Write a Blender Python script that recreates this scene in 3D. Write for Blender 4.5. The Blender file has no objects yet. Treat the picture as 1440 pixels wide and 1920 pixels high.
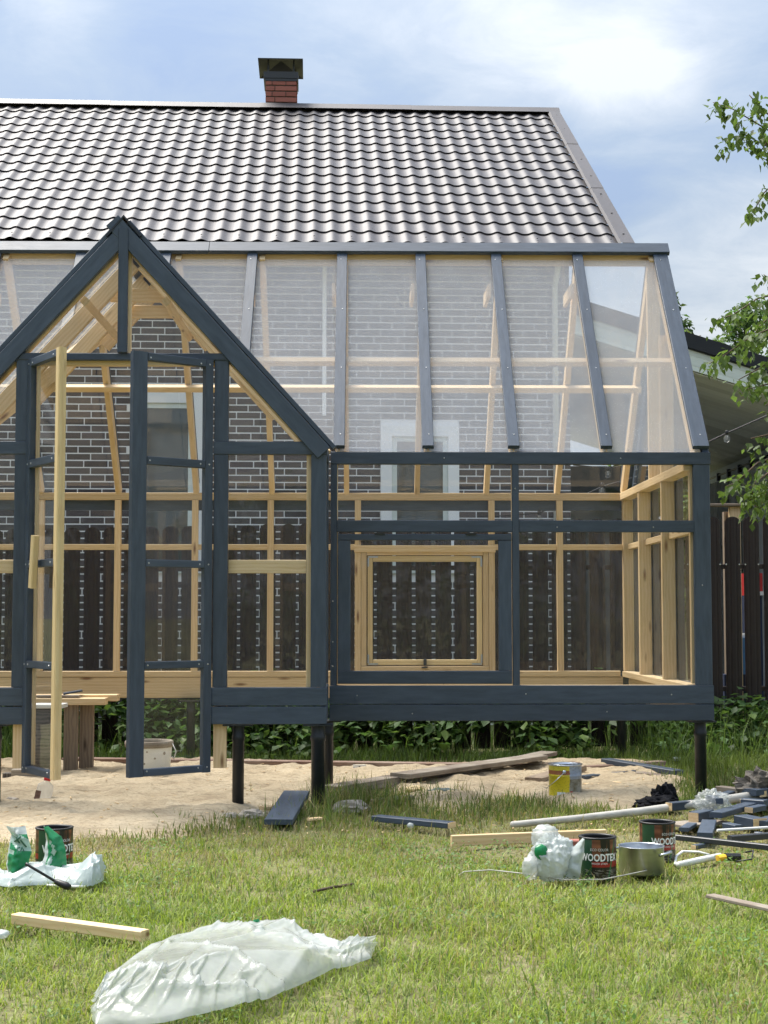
import bpy, math, random
import numpy as np
from mathutils import Matrix, Vector

random.seed(7); rng = np.random.default_rng(11)
SC = bpy.context.scene
COL = SC.collection

# ------------------------------------------------------------------ camera
FPX, CAM_H, YAW, PITCH = 2900.0, 1.1, math.radians(.75), math.radians(3.9)
cam = bpy.data.cameras.new('camera'); camo = bpy.data.objects.new('camera', cam); COL.objects.link(camo)
cam.sensor_fit = 'VERTICAL'; cam.sensor_height = 36.0; cam.lens = 36.0*FPX/1920.0
cam.clip_start = .05; cam.clip_end = 3000
camo.location = (0, 0, CAM_H); camo.rotation_euler = (math.pi/2+PITCH, 0, -YAW)
SC.camera = camo
CF = Vector((math.sin(YAW)*math.cos(PITCH), math.cos(YAW)*math.cos(PITCH), math.sin(PITCH)))
CR = Vector((math.cos(YAW), -math.sin(YAW), 0)); CU = CR.cross(CF); CC = Vector((0, 0, CAM_H))
def ray(x, y): return CF+CR*((x-720)/FPX)+CU*((960-y)/FPX)
def at(x, y, Y):                       # photo measurement -> point of the place at depth Y
    d = ray(x, y); return CC+d*(Y/d.y)
def gnd(x, y, z=0.0):                  # photo measurement -> point on the ground
    d = ray(x, y); return CC+d*((z-CAM_H)/d.z)

# ------------------------------------------------------------------ sky, sun, exposure
SUN_EL, SUN_AZ = math.radians(62), math.radians(-48)      # azimuth from +Y, negative = to the left; behind the house
SUN_DIR = Vector((math.sin(SUN_AZ)*math.cos(SUN_EL), math.cos(SUN_AZ)*math.cos(SUN_EL), math.sin(SUN_EL)))
SUN_STRENGTH, SKY_STRENGTH, EXPOSURE = 2.35, 0.10, 1.76
sl = bpy.data.lights.new('sun', 'SUN'); sl.energy = SUN_STRENGTH; sl.angle = math.radians(32); sl.color = (1, .95, .87)
so = bpy.data.objects.new('sun', sl); COL.objects.link(so); so.location = SUN_DIR*40
so.rotation_euler = SUN_DIR.to_track_quat('Z', 'Y').to_euler()
SC.view_settings.view_transform = 'Standard'; SC.view_settings.look = 'None'
SC.view_settings.exposure = EXPOSURE; SC.view_settings.gamma = 1.0; SC.view_settings.use_curve_mapping = False
SC.cycles.transparent_max_bounces = 40; SC.cycles.max_bounces = 5; SC.cycles.diffuse_bounces = 2; SC.cycles.glossy_bounces = 3
SC.cycles.transmission_bounces = 6; SC.cycles.caustics_reflective = False; SC.cycles.caustics_refractive = False
SC.cycles.sample_clamp_indirect = 4; SC.cycles.use_denoising = True
SC.cycles.use_adaptive_sampling = True; SC.cycles.adaptive_threshold = .014; SC.cycles.adaptive_min_samples = 16; SC.cycles.sampling_pattern = 'TABULATED_SOBOL'

class NT:
    """tiny helper round a node tree"""
    def __init__(s, nt): s.nt = nt; s.n = nt.nodes; s.l = nt.links
    def node(s, t, **kw):
        n = s.n.new(t)
        for k, v in kw.items():
            if k.startswith('i_'):
                key = k[2:]; key = int(key) if key.isdigit() else key.replace('_', ' ')
                inp = n.inputs[key]
                if hasattr(v, 'is_linked') or isinstance(v, bpy.types.NodeSocket): s.l.new(v, inp)
                else: inp.default_value = v
            else: setattr(n, k, v)
        return n
    def math(s, op, a, b=0.0, c=None, clamp=False):
        n = s.n.new('ShaderNodeMath'); n.operation = op; n.use_clamp = clamp
        for i, v in enumerate((a, b) if c is None else (a, b, c)):
            if isinstance(v, bpy.types.NodeSocket): s.l.new(v, n.inputs[i])
            else: n.inputs[i].default_value = v
        return n.outputs[0]
    def vmath(s, op, a, b=(0, 0, 0)):
        n = s.n.new('ShaderNodeVectorMath'); n.operation = op
        for i, v in enumerate((a, b)):
            if isinstance(v, bpy.types.NodeSocket): s.l.new(v, n.inputs[i])
            else: n.inputs[i].default_value = v
        return n.outputs['Value'] if op == 'DOT_PRODUCT' else n.outputs['Vector']
    def noise(s, vec, scale=5, detail=4, rough=.55, dist=0, out='Fac'):
        n = s.node('ShaderNodeTexNoise', i_Scale=scale, i_Detail=detail, i_Roughness=rough, i_Distortion=dist)
        if vec is not None: s.l.new(vec, n.inputs['Vector'])
        return n.outputs[0] if out == 'Fac' else n.outputs[1]
    def ramp(s, fac, stops, interp='LINEAR'):
        n = s.n.new('ShaderNodeValToRGB'); n.color_ramp.interpolation = interp
        e = n.color_ramp.elements
        while len(e) < len(stops): e.new(.5)
        for el, (p, c) in zip(e, stops):
            el.position = p; el.color = (c, c, c, 1) if isinstance(c, (int, float)) else (*c[:3], 1)
        s.l.new(fac, n.inputs[0]); return n.outputs[0]
    def mix(s, fac, a, b, mode='MIX'):
        n = s.n.new('ShaderNodeMix'); n.data_type = 'RGBA'; n.blend_type = mode
        for inp, v in ((n.inputs[0], fac), (n.inputs[6], a), (n.inputs[7], b)):
            if isinstance(v, bpy.types.NodeSocket): s.l.new(v, inp)
            else: inp.default_value = v if isinstance(v, (int, float)) else (*v[:3], 1)
        return n.outputs[2]
    def mapping(s, vec, scale=(1, 1, 1), loc=(0, 0, 0), rot=(0, 0, 0)):
        n = s.n.new('ShaderNodeMapping'); s.l.new(vec, n.inputs[0])
        n.inputs['Scale'].default_value = scale; n.inputs['Location'].default_value = loc; n.inputs['Rotation'].default_value = rot
        return n.outputs[0]
    def bump(s, h, strength=.3, dist=.01):
        n = s.node('ShaderNodeBump', i_Strength=strength, i_Distance=dist); s.l.new(h, n.inputs['Height']); return n.outputs[0]

def build_world():
    w = bpy.data.worlds.new('World'); SC.world = w; w.use_nodes = True
    w.cycles.sampling_method = 'MANUAL'; w.cycles.sample_map_resolution = 256
    t = NT(w.node_tree); t.n.clear()
    out = t.node('ShaderNodeOutputWorld'); bg = t.node('ShaderNodeBackground', i_Strength=SKY_STRENGTH)
    sky = t.node('ShaderNodeTexSky'); sky.sky_type = 'NISHITA'; sky.sun_disc = False
    sky.sun_elevation = SUN_EL; sky.sun_rotation = SUN_AZ; sky.dust_density = 2.0; sky.air_density = 1.2
    d = t.node('ShaderNodeTexCoord').outputs['Generated']
    sep = t.node('ShaderNodeSeparateXYZ'); t.l.new(d, sep.inputs[0])
    zz = t.math('ADD', t.math('MAXIMUM', sep.outputs[2], 0.0), .22)
    cmb = t.node('ShaderNodeCombineXYZ'); t.l.new(t.math('DIVIDE', sep.outputs[0], zz), cmb.inputs[0]); t.l.new(t.math('DIVIDE', sep.outputs[1], zz), cmb.inputs[1])
    p = cmb.outputs[0]
    big = t.noise(t.mapping(p, (1.0, 1.3, 1), (3.1, .4, 0)), 1.5, 3, .5, .3)
    fine = t.noise(t.mapping(p, (1, 1.1, 1), (1.7, 5, 0)), 5.5, 7, .62, .35)
    cov = t.math('ADD', t.math('MULTIPLY', big, .62), t.math('MULTIPLY', fine, .56))
    # the cloud banks and blue gaps that stand in the view
    def blob(x, y, amp, k):
        v = ray(x, y).normalized()
        dt = t.vmath('DOT_PRODUCT', d, tuple(v))
        return t.math('MULTIPLY', t.math('POWER', 2.718, t.math('MULTIPLY', t.math('SUBTRACT', dt, 1.0), k)), amp)
    for args in ((930, 95, .16, 1100), (1060, 110, .13, 1200), (1190, 110, .26, 900), (1150, 165, .14, 1500), (110, 25, .22, 1300), (1380, 560, .14, 260), (760, 60, .05, 300),
                 (300, 150, -.15, 260), (640, 170, -.12, 420), (1130, 300, -.20, 420), (900, 300, -.08, 500)):
        cov = t.math('ADD', cov, blob(*args))
    shade = t.noise(t.mapping(p, (1, 1, 1), (7, 2, 0)), 2.2, 3, .55)
    tone = t.math('ADD', cov, t.math('MULTIPLY', t.math('SUBTRACT', shade, .5), .25))
    cl = t.ramp(tone, [(.38, (.95, 1.22, 1.74)), (.52, (1.18, 1.42, 1.78)), (.66, (1.58, 1.75, 1.98)), (.86, (2.4, 2.45, 2.5))])
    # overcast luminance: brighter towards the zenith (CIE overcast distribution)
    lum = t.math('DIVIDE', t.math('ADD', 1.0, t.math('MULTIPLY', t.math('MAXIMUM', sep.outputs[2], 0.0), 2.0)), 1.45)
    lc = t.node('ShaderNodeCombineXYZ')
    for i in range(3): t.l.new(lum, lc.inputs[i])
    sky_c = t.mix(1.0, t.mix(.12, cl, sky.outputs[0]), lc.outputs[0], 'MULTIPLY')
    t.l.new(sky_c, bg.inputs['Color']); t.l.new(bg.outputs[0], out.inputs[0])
build_world()

# ------------------------------------------------------------------ materials
MATS = {}
def new_mat(name):
    m = bpy.data.materials.new(name); m.use_nodes = True; t = NT(m.node_tree)
    b = t.n['Principled BSDF']; MATS[name] = m
    return m, t, b
def rnd(t): return t.node('ShaderNodeObjectInfo').outputs['Random']
def objco(t): return t.node('ShaderNodeTexCoord').outputs['Object']
def offset_by_random(t, vec, k=37.0):
    r = rnd(t); c = t.node('ShaderNodeCombineXYZ')
    for i in range(3): t.l.new(t.math('MULTIPLY', r, k*(i+1.3)), c.inputs[i])
    return t.vmath('ADD', vec, c.outputs[0]), r

def wood(name, light, dark, knot, rough=.62, knots=True, bump=.25, weather=None):
    m, t, b = new_mat(name)
    v, r = offset_by_random(t, objco(t))
    g = t.noise(t.mapping(v, (1.2, 26, 26)), 2.2, 5, .6, .6)
    rings = t.node('ShaderNodeTexWave', wave_type='BANDS', bands_direction='Z', i_Scale=14, i_Distortion=5, i_Detail=2, i_Detail_Scale=1.2)
    t.l.new(t.mapping(v, (.35, 1, 1)), rings.inputs[0])
    f = t.math('ADD', t.math('MULTIPLY', g, .75), t.math('MULTIPLY', rings.outputs[1], .25))
    c = t.ramp(f, [(.22, dark), (.62, light)])
    tint = t.math('ADD', .82, t.math('MULTIPLY', r, .30))
    tc = t.node('ShaderNodeCombineXYZ')
    for i in range(3): t.l.new(tint, tc.inputs[i])
    c = t.mix(1.0, c, tc.outputs[0], 'MULTIPLY')
    if knots:
        vo = t.node('ShaderNodeTexVoronoi', i_Scale=1.0); t.l.new(t.mapping(v, (2.6, 11, 11)), vo.inputs[0])
        k = t.ramp(vo.outputs['Distance'], [(.05, 1.0), (.17, 0.0)])
        c = t.mix(k, c, knot)
    if weather:
        w = t.noise(v, 3.0, 5, .65); c = t.mix(t.ramp(w, [(.42, 0.0), (.66, 1.0)]), c, weather)
    t.l.new(c, b.inputs['Base Color']); b.inputs['Roughness'].default_value = rough
    t.l.new(t.bump(f, bump, .002), b.inputs['Normal'])
    return m
wood('pine', (.76, .565, .325), (.64, .44, .22), (.22, .11, .045))
wood('pine_yellow', (.75, .58, .31), (.64, .46, .22), (.22, .11, .04), knots=True)
wood('pine_old', (.30, .23, .165), (.16, .12, .085), (.06, .04, .03), .8)
wood('timber_red', (.22, .125, .09), (.12, .065, .045), (.05, .03, .02), .75, weather=(.30, .22, .17))
wood('timber_grey', (.33, .29, .235), (.22, .185, .15), (.09, .07, .05), .85, weather=(.16, .12, .09))
wood('stump_wood', (.17, .15, .125), (.05, .042, .035), (.03, .025, .02), .9, bump=.6)
wood('bark', (.5, .48, .44), (.10, .09, .08), (.03, .03, .03), .9, bump=.5)
wood('twig', (.13, .085, .05), (.07, .045, .03), (.04, .03, .02), .8, knots=False)

def painted(name, base, rough=.42, spec=.45, grime=.25, metal=0.0):
    m, t, b = new_mat(name)
    v, r = offset_by_random(t, objco(t))
    n = t.noise(t.mapping(v, (3, 20, 20)), 2.0, 5, .6)
    n2 = t.noise(v, 9.0, 4, .6)
    c = t.mix(t.math('MULTIPLY', t.ramp(n, [(.35, 0.0), (.7, 1.0)]), grime), base, tuple(min(1, x*1.45+.006) for x in base))
    tv = t.math('ADD', .86, t.math('MULTIPLY', r, .28)); tc = t.node('ShaderNodeCombineXYZ')
    for i in range(3): t.l.new(tv, tc.inputs[i])
    c = t.mix(1.0, c, tc.outputs[0], 'MULTIPLY')
    t.l.new(c, b.inputs['Base Color'])
    t.l.new(t.math('ADD', rough-.06, t.math('MULTIPLY', n2, .14)), b.inputs['Roughness'])
    b.inputs['Specular IOR Level'].default_value = spec; b.inputs['Metallic'].default_value = metal
    t.l.new(t.bump(n, .3, .0015), b.inputs['Normal'])
    return m
painted('slate_paint', (.042, .058, .083), .44, .45, .9)
painted('pile_paint', (.012, .016, .022), .42, .5)
painted('white_trim', (.88, .89, .89), .45, .4, .1)
painted('fence_brown', (.024, .016, .0155), .45, .3, .2)
painted('dark_metal', (.03, .033, .038), .4, .5)
painted('black_plastic', (.012, .012, .013), .45, .5)
painted('steel', (.50, .53, .57), .32, .5, .3, 1.0)
painted('screw_metal', (.6, .6, .6), .35, .5, .1, 1.0)
painted('grey_pole', (.36, .345, .31), .7, .3, .8)
painted('white_plastic', (.78, .78, .74), .45, .4, .2)
painted('yellow_plastic', (.80, .46, .03), .45)
painted('red_plastic', (.62, .02, .02), .35)
painted('blue_plastic', (.10, .28, .62), .4)
painted('green_plastic', (.04, .42, .17), .4)
painted('siding_white', (.64, .70, .66), .5, .4, .15)
painted('ceiling_grey', (.78, .80, .80), .6, .3, .15)
painted('roof_black', (.012, .014, .018), .5, .4)
painted('wall_teal', (.10, .13, .13), .6, .3, .4)
painted('cloth_black', (.012, .012, .014), .9, .1)
painted('deck_floor', (.50, .47, .42), .7, .3, .4)
painted('curtain', (.80, .81, .80), .85, .1, .2)
painted('red_cover', (.5, .03, .03), .5)
painted('navy_cloth', (.02, .03, .07), .8)
painted('paint_crust', (.02, .02, .02), .35)
painted('chimney_mortar', (.10, .075, .065), .9, .2)
painted('lump_stone', (.34, .30, .25), .95, .1, .7)

def roof_metal():
    m, t, b = new_mat('roof_metal')
    v, r = offset_by_random(t, objco(t), 5)
    n = t.noise(t.mapping(v, (10, 2, 1)), 2.0, 4, .6)
    pos = t.node('ShaderNodeNewGeometry').outputs['Position']
    st = t.noise(t.mapping(pos, (2.4, .22, .22)), 1.0, 5, .62, .3)
    c = t.mix(t.math('MULTIPLY', n, .5), (.066, .060, .064), (.092, .085, .089)); c = t.mix(t.ramp(st, [(.40, .45), (.58, 0.0)]), c, (.042, .038, .041))
    c = t.mix(t.math('MULTIPLY', r, .3), c, (.052, .047, .05))
    t.l.new(c, b.inputs['Base Color'])
    t.l.new(t.math('ADD', .44, t.math('MULTIPLY', n, .14)), b.inputs['Roughness'])
    b.inputs['Specular IOR Level'].default_value = .5
roof_metal()
def brick(name, a, c2, rough=.8):
    m, t, b = new_mat(name)
    v, r = offset_by_random(t, objco(t))
    n = t.noise(t.mapping(v, (4, 6, 30)), 3.0, 5, .65); n2 = t.noise(v, 30, 4, .6)
    pick = t.math('ADD', t.math('MULTIPLY', n, .55), t.math('MULTIPLY', r, .65))
    t.l.new(t.ramp(pick, [(.2, a), (.8, c2)]), b.inputs['Base Color']); b.inputs['Roughness'].default_value = rough
    t.l.new(t.bump(t.math('ADD', n, t.math('MULTIPLY', n2, .5)), .5, .006), b.inputs['Normal'])
brick('brick_dark', (.036, .031, .032), (.115, .095, .092))
brick('brick_red', (.20, .055, .04), (.36, .13, .10))
def mortar():
    m, t, b = new_mat('mortar_white'); v = objco(t)
    n = t.noise(v, 25, 4, .6)
    t.l.new(t.mix(n, (.78, .78, .77), (.9, .9, .89)), b.inputs['Base Color']); b.inputs['Roughness'].default_value = .9
mortar()

def glass(name, dust=.02, dust_col=(.82, .82, .83), tint=(.985, .99, .99), speck=0.0, rough=.01, refl=1.0):
    """clear sheet: transparent + Fresnel gloss + a film of dust and drops"""
    m = bpy.data.materials.new(name); m.use_nodes = True; MATS[name] = m
    t = NT(m.node_tree); t.n.clear()
    out = t.node('ShaderNodeOutputMaterial')
    v = objco(t)
    tr = t.node('ShaderNodeBsdfTransparent', i_Color=(*tint, 1)); gl = t.node('ShaderNodeBsdfGlossy', i_Roughness=rough)
    geo = t.node('ShaderNodeNewGeometry')
    fr = t.node('ShaderNodeFresnel', i_IOR=1.5)
    front = t.math('SUBTRACT', 1.0, geo.outputs['Backfacing'])
    fac = t.math('MULTIPLY', t.math('MULTIPLY', fr.outputs[0], front), 1.0*refl, clamp=True)
    mx = t.node('ShaderNodeMixShader'); t.l.new(fac, mx.inputs[0]); t.l.new(tr.outputs[0], mx.inputs[1]); t.l.new(gl.outputs[0], mx.inputs[2])
    df = t.node('ShaderNodeBsdfDiffuse', i_Color=(*dust_col, 1)); tl = t.node('ShaderNodeBsdfTranslucent', i_Color=(*dust_col, 1))
    dm = t.node('ShaderNodeMixShader', i_0=.5); t.l.new(df.outputs[0], dm.inputs[1]); t.l.new(tl.outputs[0], dm.inputs[2])
    if speck:
        n = t.noise(v, 2.3, 3, .6, .5)
        dfac = t.math('MULTIPLY', t.ramp(n, [(.3, .88), (.75, 1.1)]), dust)
        vo = t.node('ShaderNodeTexVoronoi', i_Scale=95, i_Randomness=1.0); t.l.new(v, vo.inputs[0])
        sp = t.ramp(vo.outputs['Distance'], [(.10, 1.0), (.22, 0.0)])
        patch = t.ramp(n, [(.42, 0.0), (.62, 1.0)])
        keep = t.math('GREATER_THAN', t.node('ShaderNodeSeparateXYZ', i_0=vo.outputs['Color']).outputs[0], .45)
        dfac = t.math('ADD', dfac, t.math('MULTIPLY', t.math('MULTIPLY', t.math('MULTIPLY', sp, patch), keep), speck), clamp=True)
        dfac = t.math('MULTIPLY', dfac, front)
    else: dfac = t.math('MULTIPLY', front, dust)
    m2 = t.node('ShaderNodeMixShader'); t.l.new(dfac, m2.inputs[0]); t.l.new(mx.outputs[0], m2.inputs[1]); t.l.new(dm.outputs[0], m2.inputs[2])
    t.l.new(m2.outputs[0], out.inputs[0])
glass('glass_clear', .014)
glass('glass_roof', .40, (.76, .80, .88), speck=.5)
glass('glass_rear_roof', .008)
glass('glass_bay_roof', .05, speck=.15)
glass('bottle_plastic', .32, tint=(.94, .96, .97))
glass('bulb_glass', .12)
def window_glass():
    m, t, b = new_mat('window_glass'); v = objco(t)
    b.inputs['Base Color'].default_value = (.035, .05, .046, 1); b.inputs['Roughness'].default_value = .04
    b.inputs['Specular IOR Level'].default_value = .9
    t.l.new(t.bump(t.noise(v, 1.5, 2), .08, .02), b.inputs['Normal'])
window_glass()

def film(name, col, transp, rough=.28, green=None):
    m = bpy.data.materials.new(name); m.use_nodes = True; MATS[name] = m
    t = NT(m.node_tree); t.n.clear(); out = t.node('ShaderNodeOutputMaterial'); v = objco(t)
    h = t.noise(t.mapping(v, (10, 22, 18), (0, 0, 0), (0, 0, .5)), 1.0, 3, .55, 1.4)
    nb = t.bump(h, .22, .012)
    df = t.node('ShaderNodeBsdfDiffuse', i_Color=(*col, 1)); tl = t.node('ShaderNodeBsdfTranslucent', i_Color=(*col, 1))
    gl = t.node('ShaderNodeBsdfGlossy', i_Roughness=rough); tr = t.node('ShaderNodeBsdfTransparent', i_Color=(.95, .97, .96, 1))
    for n in (df, gl): t.l.new(nb, n.inputs['Normal'])
    a = t.node('ShaderNodeMixShader', i_0=.5); t.l.new(df.outputs[0], a.inputs[1]); t.l.new(tl.outputs[0], a.inputs[2])
    fr = t.node('ShaderNodeFresnel', i_IOR=1.5); t.l.new(nb, fr.inputs['Normal'])
    c = t.node('ShaderNodeMixShader'); t.l.new(t.math('MINIMUM', fr.outputs[0], .6), c.inputs[0]); t.l.new(a.outputs[0], c.inputs[1]); t.l.new(gl.outputs[0], c.inputs[2])
    d = t.node('ShaderNodeMixShader'); tf = t.math('MULTIPLY', t.ramp(t.noise(v, 8, 3), [(.3, .75), (.7, 1.15)]), transp, clamp=True)
    t.l.new(tf, d.inputs[0]); t.l.new(c.outputs[0], d.inputs[1]); t.l.new(tr.outputs[0], d.inputs[2])
    t.l.new(d.outputs[0], out.inputs[0])
film('film_clear', (.87, .90, .90), .44, .16)
film('film_bag', (.80, .86, .84), .10)
film('film_bag_thin', (.82, .85, .85), .45)
film('film_thin', (.84, .86, .87), .74, .18)
film('film_bluewhite', (.66, .76, .76), .08)
film('film_green', (.02, .36, .13), .05)
film('film_print', (.62, .80, .70), .02)
film('film_print_dark', (.06, .22, .14), .02)

def leaf_mat(name, attr=True, base=(.1, .2, .03), rough=.5, tl_amt=.4):
    m = bpy.data.materials.new(name); m.use_nodes = True; MATS[name] = m
    t = NT(m.node_tree); t.n.clear(); out = t.node('ShaderNodeOutputMaterial')
    if attr: c = t.node('ShaderNodeAttribute', attribute_name='tint').outputs['Color']
    else:
        r = rnd(t); c = t.mix(r, tuple(x*.75 for x in base), tuple(x*1.3 for x in base))
    p = t.node('ShaderNodeBsdfPrincipled', i_Roughness=rough); p.inputs['Specular IOR Level'].default_value = .3
    t.l.new(c, p.inputs['Base Color'])
    tl = t.node('ShaderNodeBsdfTranslucent'); t.l.new(t.mix(1.0, c, (1.15, 1.25, .7), 'MULTIPLY'), tl.inputs[0])
    mx = t.node('ShaderNodeMixShader', i_0=tl_amt); t.l.new(p.outputs[0], mx.inputs[1]); t.l.new(tl.outputs[0], mx.inputs[2])
    t.l.new(mx.outputs[0], out.inputs[0])
leaf_mat('grass_blades'); leaf_mat('foliage'); leaf_mat('birch_leaf', False, (.11, .165, .05))

def ground_mats():
    m, t, b = new_mat('soil'); v = objco(t)
    n = t.noise(v, 1.1, 5, .6); n2 = t.noise(v, 26, 6, .7)
    c = t.mix(t.ramp(n, [(.35, 0.0), (.65, 1.0)]), (.19, .21, .06), (.23, .20, .10))
    c = t.mix(t.ramp(n2, [(.35, 0.0), (.7, .8)]), c, (.09, .085, .04))
    t.l.new(c, b.inputs['Base Color']); b.inputs['Roughness'].default_value = .95
    t.l.new(t.bump(n2, .8, .02), b.inputs['Normal'])
    m, t, b = new_mat('sand'); v = objco(t)
    n = t.noise(v, 2.2, 6, .65, .4); n2 = t.noise(v, 60, 5, .7); n3 = t.noise(t.mapping(v, (6, 26, 6), (0, 0, 0), (0, 0, .25)), 1.0, 5, .65, 1.0)
    c = t.ramp(n, [(.28, (.34, .265, .17)), (.5, (.50, .405, .27)), (.75, (.56, .47, .33))])
    c = t.mix(t.ramp(n3, [(.36, .55), (.50, 0.0)]), c, (.30, .225, .14))
    c = t.mix(t.ramp(n2, [(.30, .55), (.50, 0.0)]), c, (.20, .15, .09))
    t.l.new(c, b.inputs['Base Color']); b.inputs['Roughness'].default_value = .95
    t.l.new(t.bump(t.math('ADD', t.math('MULTIPLY', n3, 1.0), t.math('MULTIPLY', n2, .5)), .7, .03), b.inputs['Normal'])
ground_mats()

# ------------------------------------------------------------------ mesh helpers
def wm(o):
    m = o.matrix_basis.copy()
    return wm(o.parent) @ o.matrix_parent_inverse @ m if o.parent else m
def link(name, me, mat, parent=None):
    o = bpy.data.objects.new(name, me); COL.objects.link(o)
    if mat and me.materials.find(mat) < 0 and len(me.materials) == 0: me.materials.append(MATS[mat])
    if parent: set_parent(o, parent)
    return o
def set_parent(o, p):
    o.parent = p; o.matrix_parent_inverse = wm(p).inverted()
def tag(o, label, cat, group=None, kind=None):
    if label: o['label'] = label
    if cat: o['category'] = cat
    if group: o['group'] = group
    if kind: o['kind'] = kind
    return o
def thing(name, loc, label, cat, group=None):
    o = bpy.data.objects.new(name, None); COL.objects.link(o); o.location = loc; o.empty_display_size = .2
    return tag(o, label, cat, group)
def part_empty(name, loc, parent):
    o = bpy.data.objects.new(name, None); COL.objects.link(o); o.location = loc; o.empty_display_size = .1
    set_parent(o, parent); return o
def mesh(name, verts, faces, smooth=False):
    me = bpy.data.meshes.new(name); me.from_pydata([tuple(v) for v in verts], [], [tuple(f) for f in faces]); me.update()
    if smooth: me.polygons.foreach_set('use_smooth', [True]*len(me.polygons))
    return me

def octa(w, h, c):
    w /= 2; h /= 2
    return [(-w+c, -h), (w-c, -h), (w, -h+c), (w, h-c), (w-c, h), (-w+c, h), (-w, h-c), (-w, -h+c)]
def beam_mesh(L, t, h, c=.003):
    c = min(c, t*.3, h*.3)
    pr = octa(t, h, c); V = []; F = []
    for x, s in ((-L/2, -1), (L/2, 1)):
        V += [(x, y, z) for y, z in pr]
    for i in range(8): F.append((i, 8+i, 8+(i+1) % 8, (i+1) % 8))
    F.append(tuple(range(8))); F.append(tuple(range(15, 7, -1)))
    # outward orientation
    return V, [tuple(reversed(f)) for f in F]
def frame_matrix(A, B, up):
    X = (B-A).normalized(); up = Vector(up); Z = (up-X*up.dot(X))
    if Z.length < 1e-5: Z = Vector((1, 0, 0))-X*X.x
    Z.normalize(); Y = Z.cross(X)
    M = Matrix.Identity(4)
    for i in range(3): M[i][0], M[i][1], M[i][2], M[i][3] = X[i], Y[i], Z[i], (A[i]+B[i])/2
    return M
def beam(name, A, B, h, t, mat, parent=None, up=(0, 0, 1), ch=.003):
    """board from A to B (end centres), h across `up`, t across the other way; grain runs along local X"""
    A, B = Vector(A), Vector(B)
    V, F = beam_mesh((B-A).length, t, h, ch)
    o = bpy.data.objects.new(name, mesh(name, V, F)); COL.objects.link(o); o.data.materials.append(MATS[mat])
    o.matrix_basis = frame_matrix(A, B, up)
    if parent: set_parent(o, parent)
    return o
def board(name, x0, x1, y0, y1, z0, z1, mat, parent=None, ch=.003):
    d = (x1-x0, y1-y0, z1-z0); cx, cy, cz = (x0+x1)/2, (y0+y1)/2, (z0+z1)/2
    a = max(range(3), key=lambda i: d[i])
    if a == 0: return beam(name, (x0, cy, cz), (x1, cy, cz), d[2], d[1], mat, parent, (0, 0, 1), ch)
    if a == 1: return beam(name, (cx, y0, cz), (cx, y1, cz), d[2], d[0], mat, parent, (0, 0, 1), ch)
    return beam(name, (cx, cy, z0), (cx, cy, z1), d[0], d[1], mat, parent, (1, 0, 0), ch)
def pane(name, pts, mat, parent=None, th=.004):
    pts = [Vector(p) for p in pts]; n = (pts[1]-pts[0]).cross(pts[2]-pts[0]).normalized()*th/2
    k = len(pts); V = [p-n for p in pts]+[p+n for p in pts]
    F = [tuple(range(k-1, -1, -1)), tuple(range(k, 2*k))]+[(i, (i+1) % k, k+(i+1) % k, k+i) for i in range(k)]
    c = sum(pts, Vector())/k
    o = link(name, mesh(name, [v-c for v in V], F), mat); o.location = c
    if parent: set_parent(o, parent)
    return o
def rect_xz(x0, x1, z0, z1, y): return [(x0, y, z0), (x1, y, z0), (x1, y, z1), (x0, y, z1)]
def rect_yz(y0, y1, z0, z1, x): return [(x, y0, z0), (x, y1, z0), (x, y1, z1), (x, y0, z1)]

class MB:
    def __init__(s): s.V = []; s.F = []
    def add(s, V, F):
        n = len(s.V); s.V += [tuple(v) for v in V]; s.F += [tuple(i+n for i in f) for f in F]; return s
    def box(s, x0, x1, y0, y1, z0, z1):
        V = [(x, y, z) for z in (z0, z1) for y in (y0, y1) for x in (x0, x1)]
        return s.add(V, [(0, 2, 3, 1), (4, 5, 7, 6), (0, 1, 5, 4), (2, 6, 7, 3), (0, 4, 6, 2), (1, 3, 7, 5)])
    def beam(s, A, B, h, t, up=(0, 0, 1), ch=.002):
        A, B = Vector(A), Vector(B); V, F = beam_mesh((B-A).length, t, h, ch); M = frame_matrix(A, B, up)
        return s.add([M @ Vector(v) for v in V], F)
    def tube(s, pts, r, n=8, cap=True):
        pts = [Vector(p) for p in pts]; rs = r if isinstance(r, (list, tuple)) else [r]*len(pts)
        V = []; F = []; prev = None
        for i, p in enumerate(pts):
            d = (pts[min(i+1, len(pts)-1)]-pts[max(i-1, 0)]).normalized()
            a = prev if prev else (Vector((0, 0, 1)) if abs(d.z) < .9 else Vector((1, 0, 0)))
            a = (a-d*a.dot(d)).normalized(); prev = a; b = d.cross(a)
            V += [p+(a*math.cos(2*math.pi*k/n)+b*math.sin(2*math.pi*k/n))*rs[i] for k in range(n)]
        for i in range(len(pts)-1):
            for k in range(n):
                F.append((i*n+k, i*n+(k+1) % n, (i+1)*n+(k+1) % n, (i+1)*n+k))
        if cap: F.append(tuple(range(n-1, -1, -1))); F.append(tuple((len(pts)-1)*n+k for k in range(n)))
        return s.add(V, F)
    def lathe(s, prof, n=28, M=None):
        V = []; F = []
        for r, z in prof:
            for k in range(n):
                a = 2*math.pi*k/n; V.append(Vector((r*math.cos(a), r*math.sin(a), z)))
        for i in range(len(prof)-1):
            for k in range(n): F.append((i*n+k, i*n+(k+1) % n, (i+1)*n+(k+1) % n, (i+1)*n+k))
        if M: V = [M @ v for v in V]
        return s.add(V, F)
    def build(s, name, mat, parent=None, smooth=False, M=None):
        o = link(name, mesh(name, s.V, s.F, smooth), mat)
        if M is not None: o.matrix_basis = M
        if parent: set_parent(o, parent)
        return o
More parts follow.
